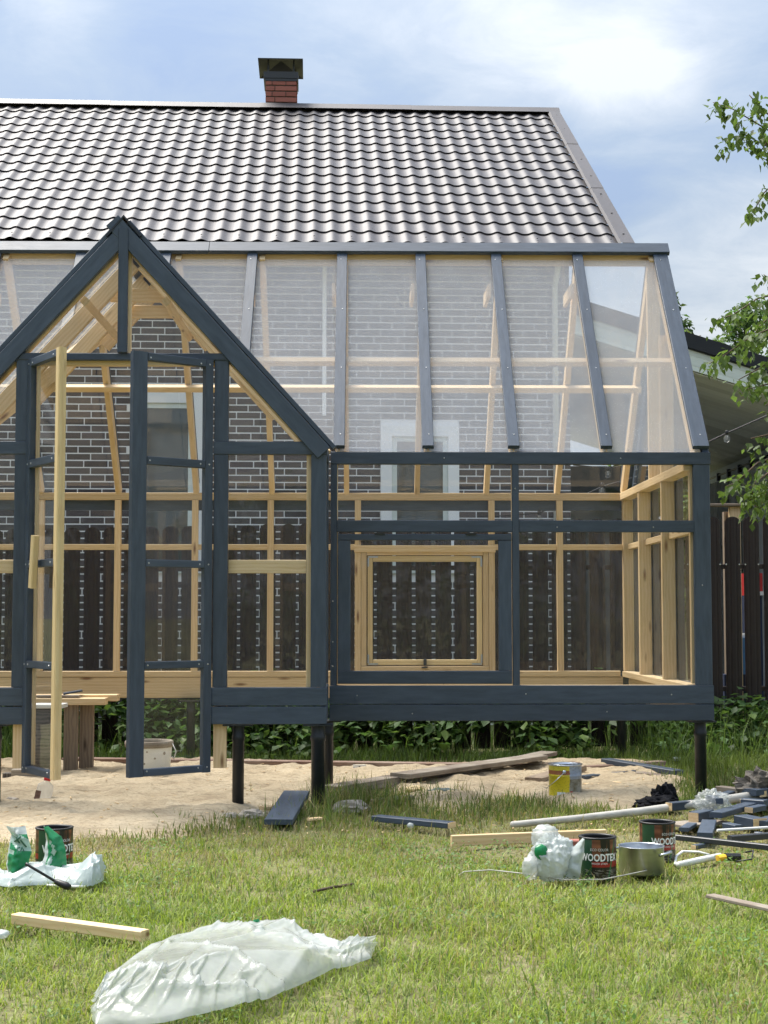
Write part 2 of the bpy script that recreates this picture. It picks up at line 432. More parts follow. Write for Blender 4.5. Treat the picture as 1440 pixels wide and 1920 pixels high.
def copy_mesh(name, me, M, parent):
    o = bpy.data.objects.new(name, me); COL.objects.link(o); o.matrix_basis = M
    if parent: set_parent(o, parent)
    return o

def big_mesh(name, V, F3, F4, tint=None, smooth=False):
    """numpy mesh: V (n,3), triangles (m,3), quads (k,4)"""
    me = bpy.data.meshes.new(name); V = np.asarray(V, np.float32)
    me.vertices.add(len(V)); me.vertices.foreach_set('co', V.ravel())
    F3 = np.asarray(F3 if F3 is not None else np.zeros((0, 3)), np.int32); F4 = np.asarray(F4 if F4 is not None else np.zeros((0, 4)), np.int32)
    nl = F3.size+F4.size; me.loops.add(nl); me.polygons.add(len(F3)+len(F4))
    me.loops.foreach_set('vertex_index', np.concatenate([F4.ravel(), F3.ravel()]))
    st = np.concatenate([np.arange(len(F4))*4, len(F4)*4+np.arange(len(F3))*3]).astype(np.int32)
    me.polygons.foreach_set('loop_start', st)
    if smooth: me.polygons.foreach_set('use_smooth', np.ones(len(st), bool))
    me.update(calc_edges=True)
    if tint is not None:
        a = me.color_attributes.new('tint', 'FLOAT_COLOR', 'POINT')
        c = np.ones((len(V), 4), np.float32); c[:, :3] = tint; a.data.foreach_set('color', c.ravel())
    return me

def vnoise(x, y, seed=0):
    x = np.asarray(x, float); y = np.asarray(y, float)
    def h(i, j):
        n = (i.astype(np.int64)*374761393+j.astype(np.int64)*668265263+seed*1442695041) & 0x7fffffff
        n = ((n ^ (n >> 13))*1274126177) & 0x7fffffff
        return ((n ^ (n >> 16)) & 0xffff)/65535.0
    i, j = np.floor(x), np.floor(y); fx, fy = x-i, y-j
    fx = fx*fx*(3-2*fx); fy = fy*fy*(3-2*fy)
    return (h(i, j)*(1-fx)+h(i+1, j)*fx)*(1-fy)+(h(i, j+1)*(1-fx)+h(i+1, j+1)*fx)*fy
def fbm(x, y, seed=0, oct=4):
    v = 0; a = .5
    for k in range(oct): v = v+a*vnoise(x*2**k, y*2**k, seed+k); a *= .5
    return v
def sstep(a, b, x): t = np.clip((x-a)/(b-a), 0, 1); return t*t*(3-2*t)

# ------------------------------------------------------------------ ground
SAND_PX = [(-260, 1575), (0, 1572), (140, 1566), (300, 1558), (400, 1546), (450, 1535), (520, 1512), (590, 1500), (650, 1490), (720, 1488), (790, 1506), (850, 1522), (910, 1502),
           (960, 1488), (1040, 1512), (1130, 1518), (1205, 1522), (1262, 1500), (1290, 1470), (1255, 1442), (1130, 1433), (1000, 1434), (900, 1440), (640, 1438), (400, 1430), (100, 1432), (-260, 1432)]
SAND = np.array([tuple(gnd(x, y).xy) for x, y in SAND_PX])
def sand_sd(x, y):
    """signed distance to the sand's edge, positive inside"""
    P = np.stack([x, y], -1); best = np.full(x.shape, 1e9); ins = np.zeros(x.shape, bool)
    for k in range(len(SAND)):
        a, b = SAND[k], SAND[(k+1) % len(SAND)]; ab = b-a
        t = np.clip(((P-a) @ ab)/(ab @ ab), 0, 1); d = np.linalg.norm(P-a-t[..., None]*ab, axis=-1); best = np.minimum(best, d)
        c = (a[1] > y) != (b[1] > y); xi = a[0]+(y-a[1])/(b[1]-a[1]+1e-12)*(b[0]-a[0]); ins ^= c & (x < xi)
    return np.where(ins, best, -best)
def grid_mesh(name, xs, ys, zf):
    X, Y = np.meshgrid(xs, ys); Z = zf(X, Y); V = np.stack([X, Y, Z], -1).reshape(-1, 3)
    nx, ny = len(xs), len(ys); i = np.arange((ny-1)*(nx-1)); r, c = i//(nx-1), i % (nx-1); a = r*nx+c
    return big_mesh(name, V, None, np.stack([a, a+1, a+nx+1, a+nx], -1), smooth=True)
def ground_z(x, y):
    n = (fbm(x*2.1, y*2.1, 3)-.47)*.05
    return n*np.exp(-((y-7)/9)**2)*np.exp(-(x/9)**2)-.012
xs = np.unique(np.concatenate([np.linspace(-5, 5, 126), np.linspace(-60, 60, 41), [-900, -300, 300, 900]]))
ys = np.unique(np.concatenate([np.linspace(1, 14, 163), np.linspace(-60, 90, 41), [-900, -300, 300, 900]]))
tag(link('ground', grid_mesh('ground', xs, ys, ground_z), 'soil'), None, None, kind='structure')
def sand_z(x, y):
    sd = sand_sd(x, y)+(fbm(x*3.3, y*3.3, 21)-.47)*.35
    z = np.clip(sd*.22, -.08, .035)
    z = z+(fbm(x*4.2, y*5.0, 8)-.47)*.06*sstep(-.05, .2, sd)+(fbm(x*11, y*16, 9, 4)-.44)*.045*sstep(-.05, .2, sd)
    return z+.012
sx = np.linspace(SAND[:, 0].min()-.1, SAND[:, 0].max()+.2, 330); sy = np.linspace(SAND[:, 1].min()-.15, SAND[:, 1].max()+.2, 240)
tag(link('sand', grid_mesh('sand', sx, sy, sand_z), 'sand'), None, None, kind='structure')

# ------------------------------------------------------------------ house with brick wall and metal tile roof
HA = math.radians(1.95)
HO = at(1070, 900, 16.15); HO.z = 0.0                      # right front corner of the brick wall
HM = Matrix.Translation(HO) @ Matrix.Rotation(HA, 4, 'Z')  # local: u along the wall (negative = left), v into the house, z up
ROOF_A = math.radians(32); OVER = .5; EAVE_Z = 4.84; SLOPE = 5.62
def hp(u, v, z): return HM @ Vector((u, v, z))
house = thing('brick_house', HO, 'brown brick house with dark metal tile roof behind the fence', 'house')
UL = -8.6
BR_L, BR_P, BR_H, BR_HP = .2385, .2505, .0618, .0735
WINS = []
def win_rect(x0, x1, y0, y1):
    Yd = 15.9; a = HM.inverted() @ at(x0, y0, Yd); b = HM.inverted() @ at(x1, y1, Yd)
    # slide along the view ray on to the wall plane v=0
    def hit(x, y):
        d = HM.inverted().to_3x3() @ ray(x, y); o = HM.inverted() @ CC; s = -o.y/d.y; return o+d*s
    p, q = hit(x0, y0), hit(x1, y1); return p.x, q.x, q.z, p.z
WINS = [win_rect(246, 382, 735, 1075), win_rect(714, 861, 798, 1075)]
WINS = [(a, b, max(c, 1.0), d) for a, b, c, d in WINS]
m = MB(); m.box(UL, 0, .0055, .35, -.2, EAVE_Z+.18); m.build('mortar_bed', 'mortar_white', house, M=HM)
m = MB(); m.box(UL, 0, .35, 9.0, -.2, EAVE_Z+.1); m.build('house_core', 'wall_teal', house, M=HM)
bme = {}
def brick_me(w):
    k = round(w, 3)
    if k not in bme:
        V, F = beam_mesh(w, .020, BR_H, .004); me = mesh('brick', V, F); me.materials.append(MATS['brick_dark']); bme[k] = me
    return bme[k]
bricks = []
nrow = int((EAVE_Z+.1)/BR_HP)
for r in range(nrow):
    z = r*BR_HP+.04; off = 0.0 if r % 2 else -.07-.03*(r % 3)
    u = off
    segs = []
    first = True
    while u > UL:
        w = BR_L
        u1 = min(u, 0)
        a = u-BR_L; segs.append((max(a, UL), u1)); u -= BR_P
    if off < -.02: segs.append((off+.011, 0))
    for a, b in segs:
        for (wa, wb, wc, wd) in WINS:
            if wc-.02 < z+BR_H/2 and z-BR_H/2 < wd+.01:
                if a >= wa-.005 and b <= wb+.005: a = b = 0; break
                if a < wa < b <= wb: b = wa-.004
                elif wa <= a < wb < b: a = wb+.004
        if b-a > .03: bricks.append((a, b, z))
def vis(bk):
    p = hp((bk[0]+bk[1])/2, 0, bk[2]); v = p-CC; x = 720+FPX*v.dot(CR)/v.dot(CF); y = 960-FPX*v.dot(CU)/v.dot(CF)
    s = 0
    if 0 < x < 620 and 560 < y < 985: s = 3-abs(x-320)/600
    elif 630 < x < 1075 and 868 < y < 980: s = 3.2
    elif 640 < x < 1075 and 500 < y < 848: s = 1.6
    return s
bricks.sort(key=vis, reverse=True)
for a, b, z in bricks[:300]:
    copy_mesh('brick', brick_me(b-a), HM @ Matrix.Translation(((a+b)/2, .0115+random.uniform(-.001, .0015), z)), house)
m = MB()
for a, b, z in bricks[300:]:
    V, F = beam_mesh(b-a, .020, BR_H, .004); y = random.uniform(-.001, .0015)+.0115
    m.add([(v[0]+(a+b)/2, v[1]+y, v[2]+z) for v in V], F)
o = m.build('brickwork', 'brick_dark', house, M=HM); o['kind'] = 'stuff'
# windows
for wi, (a, b, c, d) in enumerate(WINS):
    cw = .115
    w = part_empty('window', hp((a+b)/2, 0, c), house)
    for nm, x0, x1, z0, z1 in (('casing', a, a+cw, c, d), ('casing', b-cw, b, c, d), ('casing', a+cw+.001, b-cw-.001, d-cw, d)):
        m = MB(); m.box(x0, x1, -.040, .02, z0, z1); m.build(nm, 'white_trim', w, M=HM)
    ia, ib, idz = a+cw+.002, b-cw-.002, d-cw-.002
    fr = .052
    m = MB(); m.box(ia, ia+fr, -.018, .03, c, idz); m.box(ib-fr, ib, -.018, .03, c, idz); m.box(ia+fr, ib-fr, -.018, .03, idz-fr, idz); m.box(ia+fr, ib-fr, -.018, .03, c, c+fr)
    m.build('sash_frame', 'siding_white', w, M=HM)
    m = MB(); m.box(ia+fr-.003, ib-fr+.003, -.004, -.001, c+.02, idz-fr+.003); m.build('window_pane', 'window_glass', w, M=HM)
# downpipe and narrow strip
for x, y0, y1, ww in ((1040, 500, 1100, .062), (608, 490, 775, .042)):
    p = HM.inverted() @ at(x, 700, 16.05 if x > 900 else 15.7)
    d = HM.inverted().to_3x3() @ ray(x, 700); o_ = HM.inverted() @ CC; s_ = -o_.y/d.y; p = o_+d*s_
    if x > 900:
        m = MB(); m.tube([(p.x, -.05, .1), (p.x, -.05, EAVE_Z-.25), (p.x, -.38, EAVE_Z-.02)], ww/2, 10); m.build('downpipe', 'white_trim', house, True, HM)
    else:
        m = MB(); m.box(p.x-ww/2, p.x+ww/2, -.024, -.008, 3.2, EAVE_Z-.05); m.build('wall_strip', 'white_trim', house, M=HM)
# eaves: soffit + fascia
m = MB(); m.box(UL-.3, .42, -OVER+.06, .02, EAVE_Z+.03, EAVE_Z+.05); m.build('soffit', 'siding_white', house, M=HM)
m = MB(); m.box(UL-.3, .42, -OVER+.035, -OVER+.058, EAVE_Z-.10, EAVE_Z+.04); m.build('fascia', 'siding_white', house, M=HM)
# roof
RU1 = .50                                                    # right verge
RM = HM @ Matrix.Translation((0, -OVER, EAVE_Z+.06)) @ Matrix.Rotation(ROOF_A, 4, 'X')   # local: x along, y up the slope, z off the slope
m = MB(); m.box(UL-.3, RU1-.05, .05, SLOPE, -.10, -.02); m.build('roof_deck', 'roof_black', house, M=RM)
TW, TL = .1915, .351
def tile_geo():
    n = 10; V = []; F = []
    def prof(u): return .023*(max(0.0, .5+.5*math.cos(2*math.pi*(u-.5)))**1.6)
    rows = [(0.0, .0190, 1), (TL*.5, .0107, 1), (TL+.05, .0, 1)]
    for y, dz, k in rows:
        for i in range(n+1):
            u = i/n; V.append((u*TW-TW/2, y, prof(u)*k+dz))
    for r in range(len(rows)-1):
        for i in range(n):
            a = r*(n+1)+i; F.append((a, a+1, a+n+2, a+n+1))
    return V, F
TV, TF = tile_geo(); tme = mesh('roof_tile', TV, TF, True); tme.materials.append(MATS['roof_metal'])
rows = 16; cols = int((RU1-.02-(UL-.3))/TW)
stuff = MB(); count = 0
for r in range(rows):
    for cidx in range(cols):
        x = RU1-.04-TW*(cidx+.5); p = RM @ Vector((x, r*TL, 0)); v = p-CC; pxx = 720+FPX*v.dot(CR)/v.dot(CF)
        if count < 300 and pxx > -25:
            copy_mesh('roof_tile', tme, RM @ Matrix.Translation((x, r*TL, 0)), house); count += 1
        else: stuff.add([(a+x, b+r*TL, c) for a, b, c in TV], TF)
o = stuff.build('roof_tiles', 'roof_metal', house, True, RM); o['kind'] = 'stuff'
# verge flashing, ridge cap, rear slope, gable
for k, (a, b) in enumerate(((-.03, 1.95), (1.93, 3.85), (3.83, SLOPE+.02))):
    dz = .004*k
    m = MB(); m.add([(RU1-.07, a, .035+dz), (RU1-.05, a, .062+dz), (RU1+.09, a, .060+dz), (RU1+.09, a, -.14), (RU1-.07, b, .035+dz), (RU1-.05, b, .062+dz), (RU1+.09, b, .060+dz), (RU1+.09, b, -.14)],
          [(0, 1, 5, 4), (1, 2, 6, 5), (2, 3, 7, 6)]); m.build('verge_flashing', 'roof_metal', house, M=RM)
for k in range(8):
    y = .25+k*.72; m = MB(); m.lathe([(.010, 0), (.010, .006), (0.001, .008)], 8, Matrix.Translation((RU1+.02, y, .064))); m.build('roof_screw', 'black_plastic', house, M=RM)
for k in range(24):
    x = RU1-.04-TW*(2*k+.5); m = MB(); m.lathe([(.009, 0), (.009, .006), (0.001, .008)], 8, Matrix.Translation((x-TW*.0, .10, .052))); m.build('roof_screw', 'black_plastic', house, M=RM)
RV = -OVER+SLOPE*math.cos(ROOF_A); RZ = EAVE_Z+.06+SLOPE*math.sin(ROOF_A)
for k in range(5):
    a = RU1+.1-k*2.0; b = a-2.02; s = .16; dz = .004*(k % 2)
    m = MB(); m.add([(a, RV-s, RZ-s*.6+.075+dz), (a, RV-.02, RZ+.085+dz), (a, RV+.02, RZ+.085+dz), (a, RV+s, RZ-s*.6+.075+dz), (b, RV-s, RZ-s*.6+.075+dz), (b, RV-.02, RZ+.085+dz), (b, RV+.02, RZ+.085+dz), (b, RV+s, RZ-s*.6+.075+dz)],
          [(0, 4, 5, 1), (1, 5, 6, 2), (2, 6, 7, 3)]); m.build('ridge_cap', 'roof_metal', house, M=HM)
m = MB(); m.add([(UL-.3, RV, RZ), (RU1, RV, RZ), (RU1, 2*RV+OVER, EAVE_Z), (UL-.3, 2*RV+OVER, EAVE_Z)], [(0, 1, 2, 3)]); m.build('rear_slope', 'roof_metal', house, M=HM)
m = MB(); m.add([(0, 0, EAVE_Z), (0, 2*RV, EAVE_Z), (0, RV, RZ-.15)], [(0, 1, 2)]); m.build('gable_wall', 'siding_white', house, M=HM)
# chimney
def hit_h(x, y, v0):
    Mi = HM.inverted(); d = Mi.to_3x3() @ ray(x, y); o_ = Mi @ CC; s_ = (v0-o_.y)/d.y; return o_+d*s_
cv = RV+.12
pL, pR = hit_h(497, 190, cv), hit_h(556, 190, cv); ct = hit_h(527, 152, cv).z; cz0 = RZ-.4
cw2 = pR.x-pL.x; cdp = .50
ch = part_empty('chimney', hp((pL.x+pR.x)/2, cv, cz0), house)
m = MB(); m.box(pL.x+.008, pR.x-.008, cv+.008, cv+cdp-.008, cz0, ct); m.build('mortar_core', 'chimney_mortar', ch, M=HM)
z = cz0; r = 0
while z < ct-.02:
    h = min(.068, ct-z)
    us = [pL.x, pL.x+cw2*.31, pR.x] if r % 2 else [pL.x, pL.x+cw2*.22, pL.x+cw2*.66, pR.x]
    if z > RZ-.1:
        for a, b in zip(us[:-1], us[1:]):
            V, F = beam_mesh(b-a-.012, .02, h-.006, .003); me = mesh('brick', V, F); me.materials.append(MATS['brick_red'])
            copy_mesh('brick', me, HM @ Matrix.Translation(((a+b)/2, cv+.004, z+h/2)), ch)
        for k in range(2):
            V, F = beam_mesh(.02, cdp/2-.012, h-.006, .003); me = mesh('brick', V, F); me.materials.append(MATS['brick_red'])
            copy_mesh('brick', me, HM @ Matrix.Translation((pR.x-.004, cv+cdp*(.25+.5*k), z+h/2)), ch)
    z += .078; r += 1
m = MB(); m.box(pL.x-.012, pR.x+.012, cv-.012, cv+cdp+.012, ct, ct+.035); m.box(pL.x-.022, pR.x+.022, cv-.022, cv+cdp+.022, ct+.036, ct+.125); m.build('collar', 'dark_metal', ch, M=HM)
hc = hit_h(523, 109, cv-.11); hw = (hit_h(562, 109, cv-.11).x-hit_h(483, 109, cv-.11).x)/2; hx = hc.x+.02; hw *= 1.07; hy0, hy1 = cv-.11, cv+cdp+.16
m = MB()
for sx_ in (pL.x+.04, pR.x-.04):
    for sy_ in (cv+.04, cv+cdp-.04): m.box(sx_-.012, sx_+.012, sy_-.012, sy_+.012, ct+.12, hc.z+.03)
m.build('hood_post', 'dark_metal', ch, M=HM)
zt = hc.z; ap = (hx, (hy0+hy1)/2, zt+.115)
m = MB(); V = [(hx-hw, hy0, zt), (hx+hw, hy0, zt), (hx+hw, hy1, zt), (hx-hw, hy1, zt), ap]; V += [(v[0], v[1], v[2]-.012) for v in V]
m.add(V, [(0, 1, 4), (1, 2, 4), (2, 3, 4), (3, 0, 4), (6, 5, 9), (7, 6, 9), (8, 7, 9), (5, 8, 9), (0, 5, 6, 1), (1, 6, 7, 2), (2, 7, 8, 3), (3, 8, 5, 0)]); m.build('hood', 'roof_black', ch, M=HM)

# ------------------------------------------------------------------ greenhouse
GX1, GX0 = 2.158, -4.98
Y1, Y2, YR = 9.58, 12.16, 10.87
ZP0, ZP1, ZR = 2.052, 2.129, 3.70
BY = 8.98; BX, BHW = -1.41, 1.193; BXR, BXL = BX+BHW, BX-BHW
gh = thing('greenhouse', (BX, YR, 0), 'half-finished slate blue timber greenhouse with glass walls, steep glass roof and gabled doorway', 'greenhouse')
S, P = 'slate_paint', 'pine'
def gb(name, *a, **k): return board(name, *a, gh, **k)
# main front, right wing
gb('wall_plate', BXR+.012, GX1+.004, Y1-.004, Y1+.046, ZP0, ZP1, S)
gb('mid_rail', -.165, .921, Y1, Y1+.04, 1.629, 1.702, S); gb('mid_rail', .966, 2.053, Y1, Y1+.04, 1.629, 1.702, S)
gb('post', -.206, -.166, Y1+.001, Y1+.041, .683, ZP0-.001, S); gb('post', .922, .965, Y1+.001, Y1+.041, .683, ZP0-.001, S); gb('corner_post', 2.054, GX1, Y1+.001, Y1+.041, .683, ZP0-.001, S)
gb('bottom_board', BXR+.006, GX1+.004, Y1-.006, Y1+.036, .568, .681, S); gb('bottom_board', BXR+.006, GX1+.004, Y1-.006, Y1+.036, .465, .565, S)
for x0, x1 in ((-.205, -.162), (.924, .963), (2.04, 2.10)): gb('stud', x0, x1, Y1+.05, Y1+.095, .69, 2.06, P)
gb('plate_timber', -.2, 2.1, Y1+.05, Y1+.095, 2.062, 2.118, P); gb('sill_timber', -.2, 2.1, Y1+.05, Y1+.095, .60, .682, P)
for x0, x1, z0, z1 in ((.966, 2.05, 1.703, ZP0), (.966, 2.05, .683, 1.628), (-.165, .921, 1.703, ZP0)): pane('glass_pane', rect_xz(x0, x1, z0, z1, Y1+.044), 'glass_clear', gh)
# opening window in the front
ws = part_empty('window', (.378, Y1, .69), gh)
board('top_rail', -.160, .917, Y1-.002, Y1+.036, 1.578, 1.616, S, ws); board('bottom_rail', -.160, .917, Y1-.002, Y1+.036, .692, .771, S, ws)
board('stile', -.160, -.082, Y1, Y1+.036, .773, 1.576, S, ws); board('stile', .836, .917, Y1, Y1+.036, .773, 1.576, S, ws)
pane('glass_pane', rect_xz(-.09, .845, .765, 1.585, Y1+.03), 'glass_clear', ws)
for x in (.10, .665): m = MB(); m.box(x-.032, x+.032, Y1-.012, Y1+.002, 1.612, 1.624); m.build('hinge', 'black_plastic', ws)
# main front, left wing
gb('wall_plate', GX0-.004, BXL-.012, Y1-.004, Y1+.046, ZP0, ZP1, S); gb('bottom_board', GX0-.004, BXL-.006, Y1-.006, Y1+.036, .568, .681, S); gb('bottom_board', GX0-.004, BXL-.006, Y1-.006, Y1+.036, .465, .565, S)
for x0 in (GX0, -3.78, BXL-.05): gb('post', x0, x0+.045, Y1+.001, Y1+.041, .683, ZP0-.001, S)
gb('mid_rail', GX0+.047, BXL-.052, Y1, Y1+.04, 1.629, 1.702, S)
for x0, x1 in ((GX0+.045, -3.78), (-3.735, BXL-.05)):
    for z0, z1 in ((.683, 1.628), (1.703, ZP0)): pane('glass_pane', rect_xz(x0, x1, z0, z1, Y1+.044), 'glass_clear', gh)
# ridge and roof slopes
SN = math.hypot(YR-Y1, ZR-ZP1); SY, SZ = (YR-Y1)/SN, (ZR-ZP1)/SN           # along the front slope
def fs(s, off=0): return (Y1+.01+SY*s-SZ*off, ZP1+.004+SZ*s+SY*off)       # s along slope, off outward
def bs(s, off=0): return (Y2-.01-SY*s+SZ*off, ZP1+.004+SZ*s+SY*off)
for xa_, xb_ in ((GX0-.02, -1.10), (-1.096, GX1+.012)):
    q_ = fs(SN-.012, .036); beam('ridge_beam', (xa_, q_[0], q_[1]), (xb_, q_[0], q_[1]), .034, .105, S, gh, up=(0, -SZ, SY))
gb('ridge_beam', GX0-.02, GX1+.012, YR+.010, YR+.055, ZR-.012, ZR+.060, S); gb('ridge_timber', GX0, GX1-.03, YR-.008, YR+.008, ZR-.10, ZR+.05, P)
FR = [2.106, 1.515, .935, .40, -.155, -.79, -1.40, -2.00, -2.60, -3.2, -3.8, -4.4, -4.93]
def slope_beam(name, f, x, s0, s1, off, h, t, mat):
    a, b = f(s0, off), f(s1, off); n = Vector((0, -SZ, SY)) if f is fs else Vector((0, SZ, SY))
    return beam(name, (x, a[0], a[1]), (x, b[0], b[1]), h, t, mat, gh, up=n)
SB0 = (3.46-.02-ZP1)/SZ
for i, x in enumerate(FR):
    w = .102 if i in (0, len(FR)-1) else .072
    under_bay = BXL < x < BXR
    s0 = 0.02
    if under_bay: s0 = ((3.405-abs(x-BX)*1.10)-ZP1)/SZ+.05          # the gabled bay covers the lower part
    slope_beam('roof_batten', fs, x, s0, SN-.03, .018, .030, w, S)
    slope_beam('rafter', fs, x if i else x-.02, s0 if under_bay else -.02, SN-.02, -.055, .090, .042, P)
for x in (2.045, 1.521, .963, .418, -.135, -.72, -1.313, -1.921, -2.53, -3.15, -3.8, -4.4, -4.9): slope_beam('rafter', bs, x, -.03, SN-.02, -.055, .090, .040, P); slope_beam('roof_batten', bs, x, .02, SN-.03, .018, .030, .040, S)
for i in range(len(FR)-1):
    xa, xb = FR[i+1]+.005, FR[i]-.005
    mid = (xa+xb)/2
    q = [(xa, *fs(.0, .001)), (xb, *fs(.0, .001)), (xb, *fs(SN-.10, .001)), (xa, *fs(SN-.10, .001))]
    if BXL < mid < BXR or BXL < xa < BXR:
        # pane above the valley only
        def s_at(x): return max(.0, ((3.405-abs(x-BX)*1.10)-ZP1)/SZ+.03) if BXL < x < BXR else 0.0
        pts = [(xa, *fs(s_at(xa), .001))]
        if xa < BX < xb: pts.append((BX, *fs(s_at(BX), .001)))
        pts += [(xb, *fs(s_at(xb), .001)), (xb, *fs(SN-.10, .001)), (xa, *fs(SN-.10, .001))]
        q = pts
    pane('roof_pane', q, 'glass_roof', gh)
    pane('roof_pane', [(xb, *bs(0, .001)), (xa, *bs(0, .001)), (xa, *bs(SN-.08, .001)), (xb, *bs(SN-.08, .001))], 'glass_rear_roof', gh)
# purlins and collar ties
sp = .485*SN
a = fs(sp, -.125); beam('purlin', (BXR-.58, a[0], a[1]), (2.07, a[0], a[1]), .045, .045, P, gh, up=(0, -SZ, SY))
beam('purlin', (GX0+.05, a[0], a[1]), (BXL+.35, a[0], a[1]), .045, .045, P, gh, up=(0, -SZ, SY))
a = bs(.475*SN, -.125); beam('purlin', (GX0+.05, a[0], a[1]), (2.07, a[0], a[1]), .045, .045, P, gh, up=(0, SZ, SY))
for x in (1.49, .91, .375, -.18, -.765, -2.0, -2.6): board('collar_tie', x-.045, x-.022, YR-.20, YR+.20, ZR-.36, ZR-.27, P, gh)
# back wall
gb('plate_timber', GX0, 2.06, 12.08, 12.135, 2.018, 2.074, P); gb('mid_timber', GX0, -.07, 12.09, 12.13, 1.627, 1.671, P); gb('mid_timber', 1.025, 2.03, 12.09, 12.13, 1.627, 1.671, P)
gb('sill_timber', GX0, 2.0, 12.075, 12.135, .640, .684, P); gb('bottom_timber', GX0, .62, 12.085, 12.13, .478, .637, P); gb('bottom_timber', .625, 2.02, 12.085, 12.13, .478, .637, P)
BST = [-4.4, -3.8, -3.1, -2.52, -1.921, -1.319, -.729, -.046, 1.001, 1.536]
for x in BST:
    gb('stud', x-.024, x+.024, 12.078, 12.126, .686, 2.016, P)
gb('stud', 2.03, 2.107, 12.05, 12.125, .686, 2.016, P)
gb('outer_rail', GX0, GX1, Y2-.02, Y2+.02, 1.94, 2.03, S); gb('outer_board', GX0, GX1, Y2-.02, Y2+.02, .575, .66, S); gb('outer_board', GX0, GX1, Y2-.02, Y2+.02, .465, .57, S)
xs_ = [GX0]+BST+[2.06]
for a, b in zip(xs_[:-1], xs_[1:]):
    if abs(a+.046) < .01: pane('glass_pane', rect_xz(a, b, 1.672, 2.02, 12.15), 'glass_clear', gh)
    else: pane('glass_pane', rect_xz(a, b, .66, 2.02, 12.15), 'glass_clear', gh)
# rear opening window (bare wood)
wr = part_empty('window', (.4775, 12.1, .69), gh)
board('frame_head', -.075, 1.03, 12.062, 12.077, 1.608, 1.662, P, wr); board('frame_sill', -.02, .975, 12.072, 12.13, .686, .722, P, wr)
board('frame_side', -.020, .022, 12.080, 12.13, .724, 1.62, P, wr); board('frame_side', .933, .975, 12.080, 12.13, .724, 1.62, P, wr)
board('frame_top', .024, .931, 12.082, 12.13, 1.585, 1.625, P, wr)
board('stile', .030, .070, 12.09, 12.12, .730, 1.58, 'pine_yellow', wr); board('stile', .885, .925, 12.09, 12.12, .730, 1.58, 'pine_yellow', wr)
board('rail', .072, .883, 12.09, 12.12, 1.535, 1.58, 'pine_yellow', wr); board('rail', .072, .883, 12.09, 12.12, .730, .772, 'pine_yellow', wr)
pane('glass_pane', rect_xz(.06, .9, .765, 1.545, 12.105), 'glass_clear', wr)
for sx_, x in ((1, .036), (-1, .919)):
    for sz_, z in ((1, .738), (-1, 1.572)):
        m = MB(); x1 = x+sx_*.075; z1 = z+sz_*.075
        m.box(min(x, x1), max(x, x1), 12.086, 12.089, z-.006, z+.006); m.box(x-.006, x+.006, 12.0855, 12.0885, min(z+sz_*.008, z1), max(z+sz_*.008, z1)); m.build('corner_bracket', 'steel', wr)
m = MB(); m.box(.465, .489, 12.05, 12.09, .728, .776); m.box(.45, .496, 12.035, 12.07, .708, .718); m.build('latch', 'dark_metal', wr)
# right side wall and gable
for y in (10.44, 11.31): gb('stud', 2.015, 2.105, y-.022, y+.022, .686, 2.016, P)
gb('plate_timber', 2.01, 2.10, 9.63, 12.077, 2.018, 2.074, P); gb('sill_timber', 2.01, 2.10, 9.63, 12.05, .64, .684, P); gb('bottom_timber', 2.06, 2.105, 9.63, 12.05, .478, .637, P)
for y0, y1 in ((9.68, 10.417), (10.463, 11.287), (11.333, 12.03)): gb('mid_timber', 2.06, 2.10, y0, y1, 1.627, 1.671, P)
for y0, y1 in ((9.63, 10.44), (10.44, 11.31), (11.31, 12.14)): pane('glass_pane', rect_yz(y0, y1, .66, 2.03, 2.111), 'glass_clear', gh)
for y, zt in ((10.44, 3.02), (10.87, 3.56)): gb('gable_stud', 2.015, 2.105, y-.022, y+.022, 2.076, zt, P)
for y in (9.66, 10.44, 11.31, 12.12): gb('outer_batten', 2.116, GX1, y-.045 if y > 9.7 else Y1+.043, y+.04, .685, 2.05, S)
gb('outer_rail', 2.117, GX1+.002, Y1+.045, Y2, 2.053, ZP1, S); gb('outer_board', 2.117, GX1+.002, Y1+.04, Y2, .568, .681, S); gb('outer_board', 2.117, GX1+.002, Y1+.04, Y2, .465, .562, S)
pane('gable_pane', [(2.111, Y1+.08, 2.08), (2.111, Y2-.08, 2.08), (2.111, YR, 3.64)], 'glass_clear', gh)
slope_beam('gable_board', fs, 2.137, 0, SN-.02, -.05, .095, .040, S); slope_beam('gable_board', bs, 2.137, 0, SN-.02, -.05, .095, .040, S)
# left side wall
for y in (9.66, 10.44, 11.31, 12.12): gb('outer_batten', GX0, GX0+.042, y-.045 if y > 9.7 else Y1+.043, y+.04, .685, 2.05, S)
gb('outer_rail', GX0-.002, GX0+.04, Y1+.045, Y2, 2.053, ZP1, S); gb('outer_board', GX0-.002, GX0+.04, Y1+.04, Y2, .465, .681, S)
pane('gable_pane', [(GX0+.05, Y1+.08, 2.08), (GX0+.05, Y2-.08, 2.08), (GX0+.05, YR, 3.64)], 'glass_clear', gh)
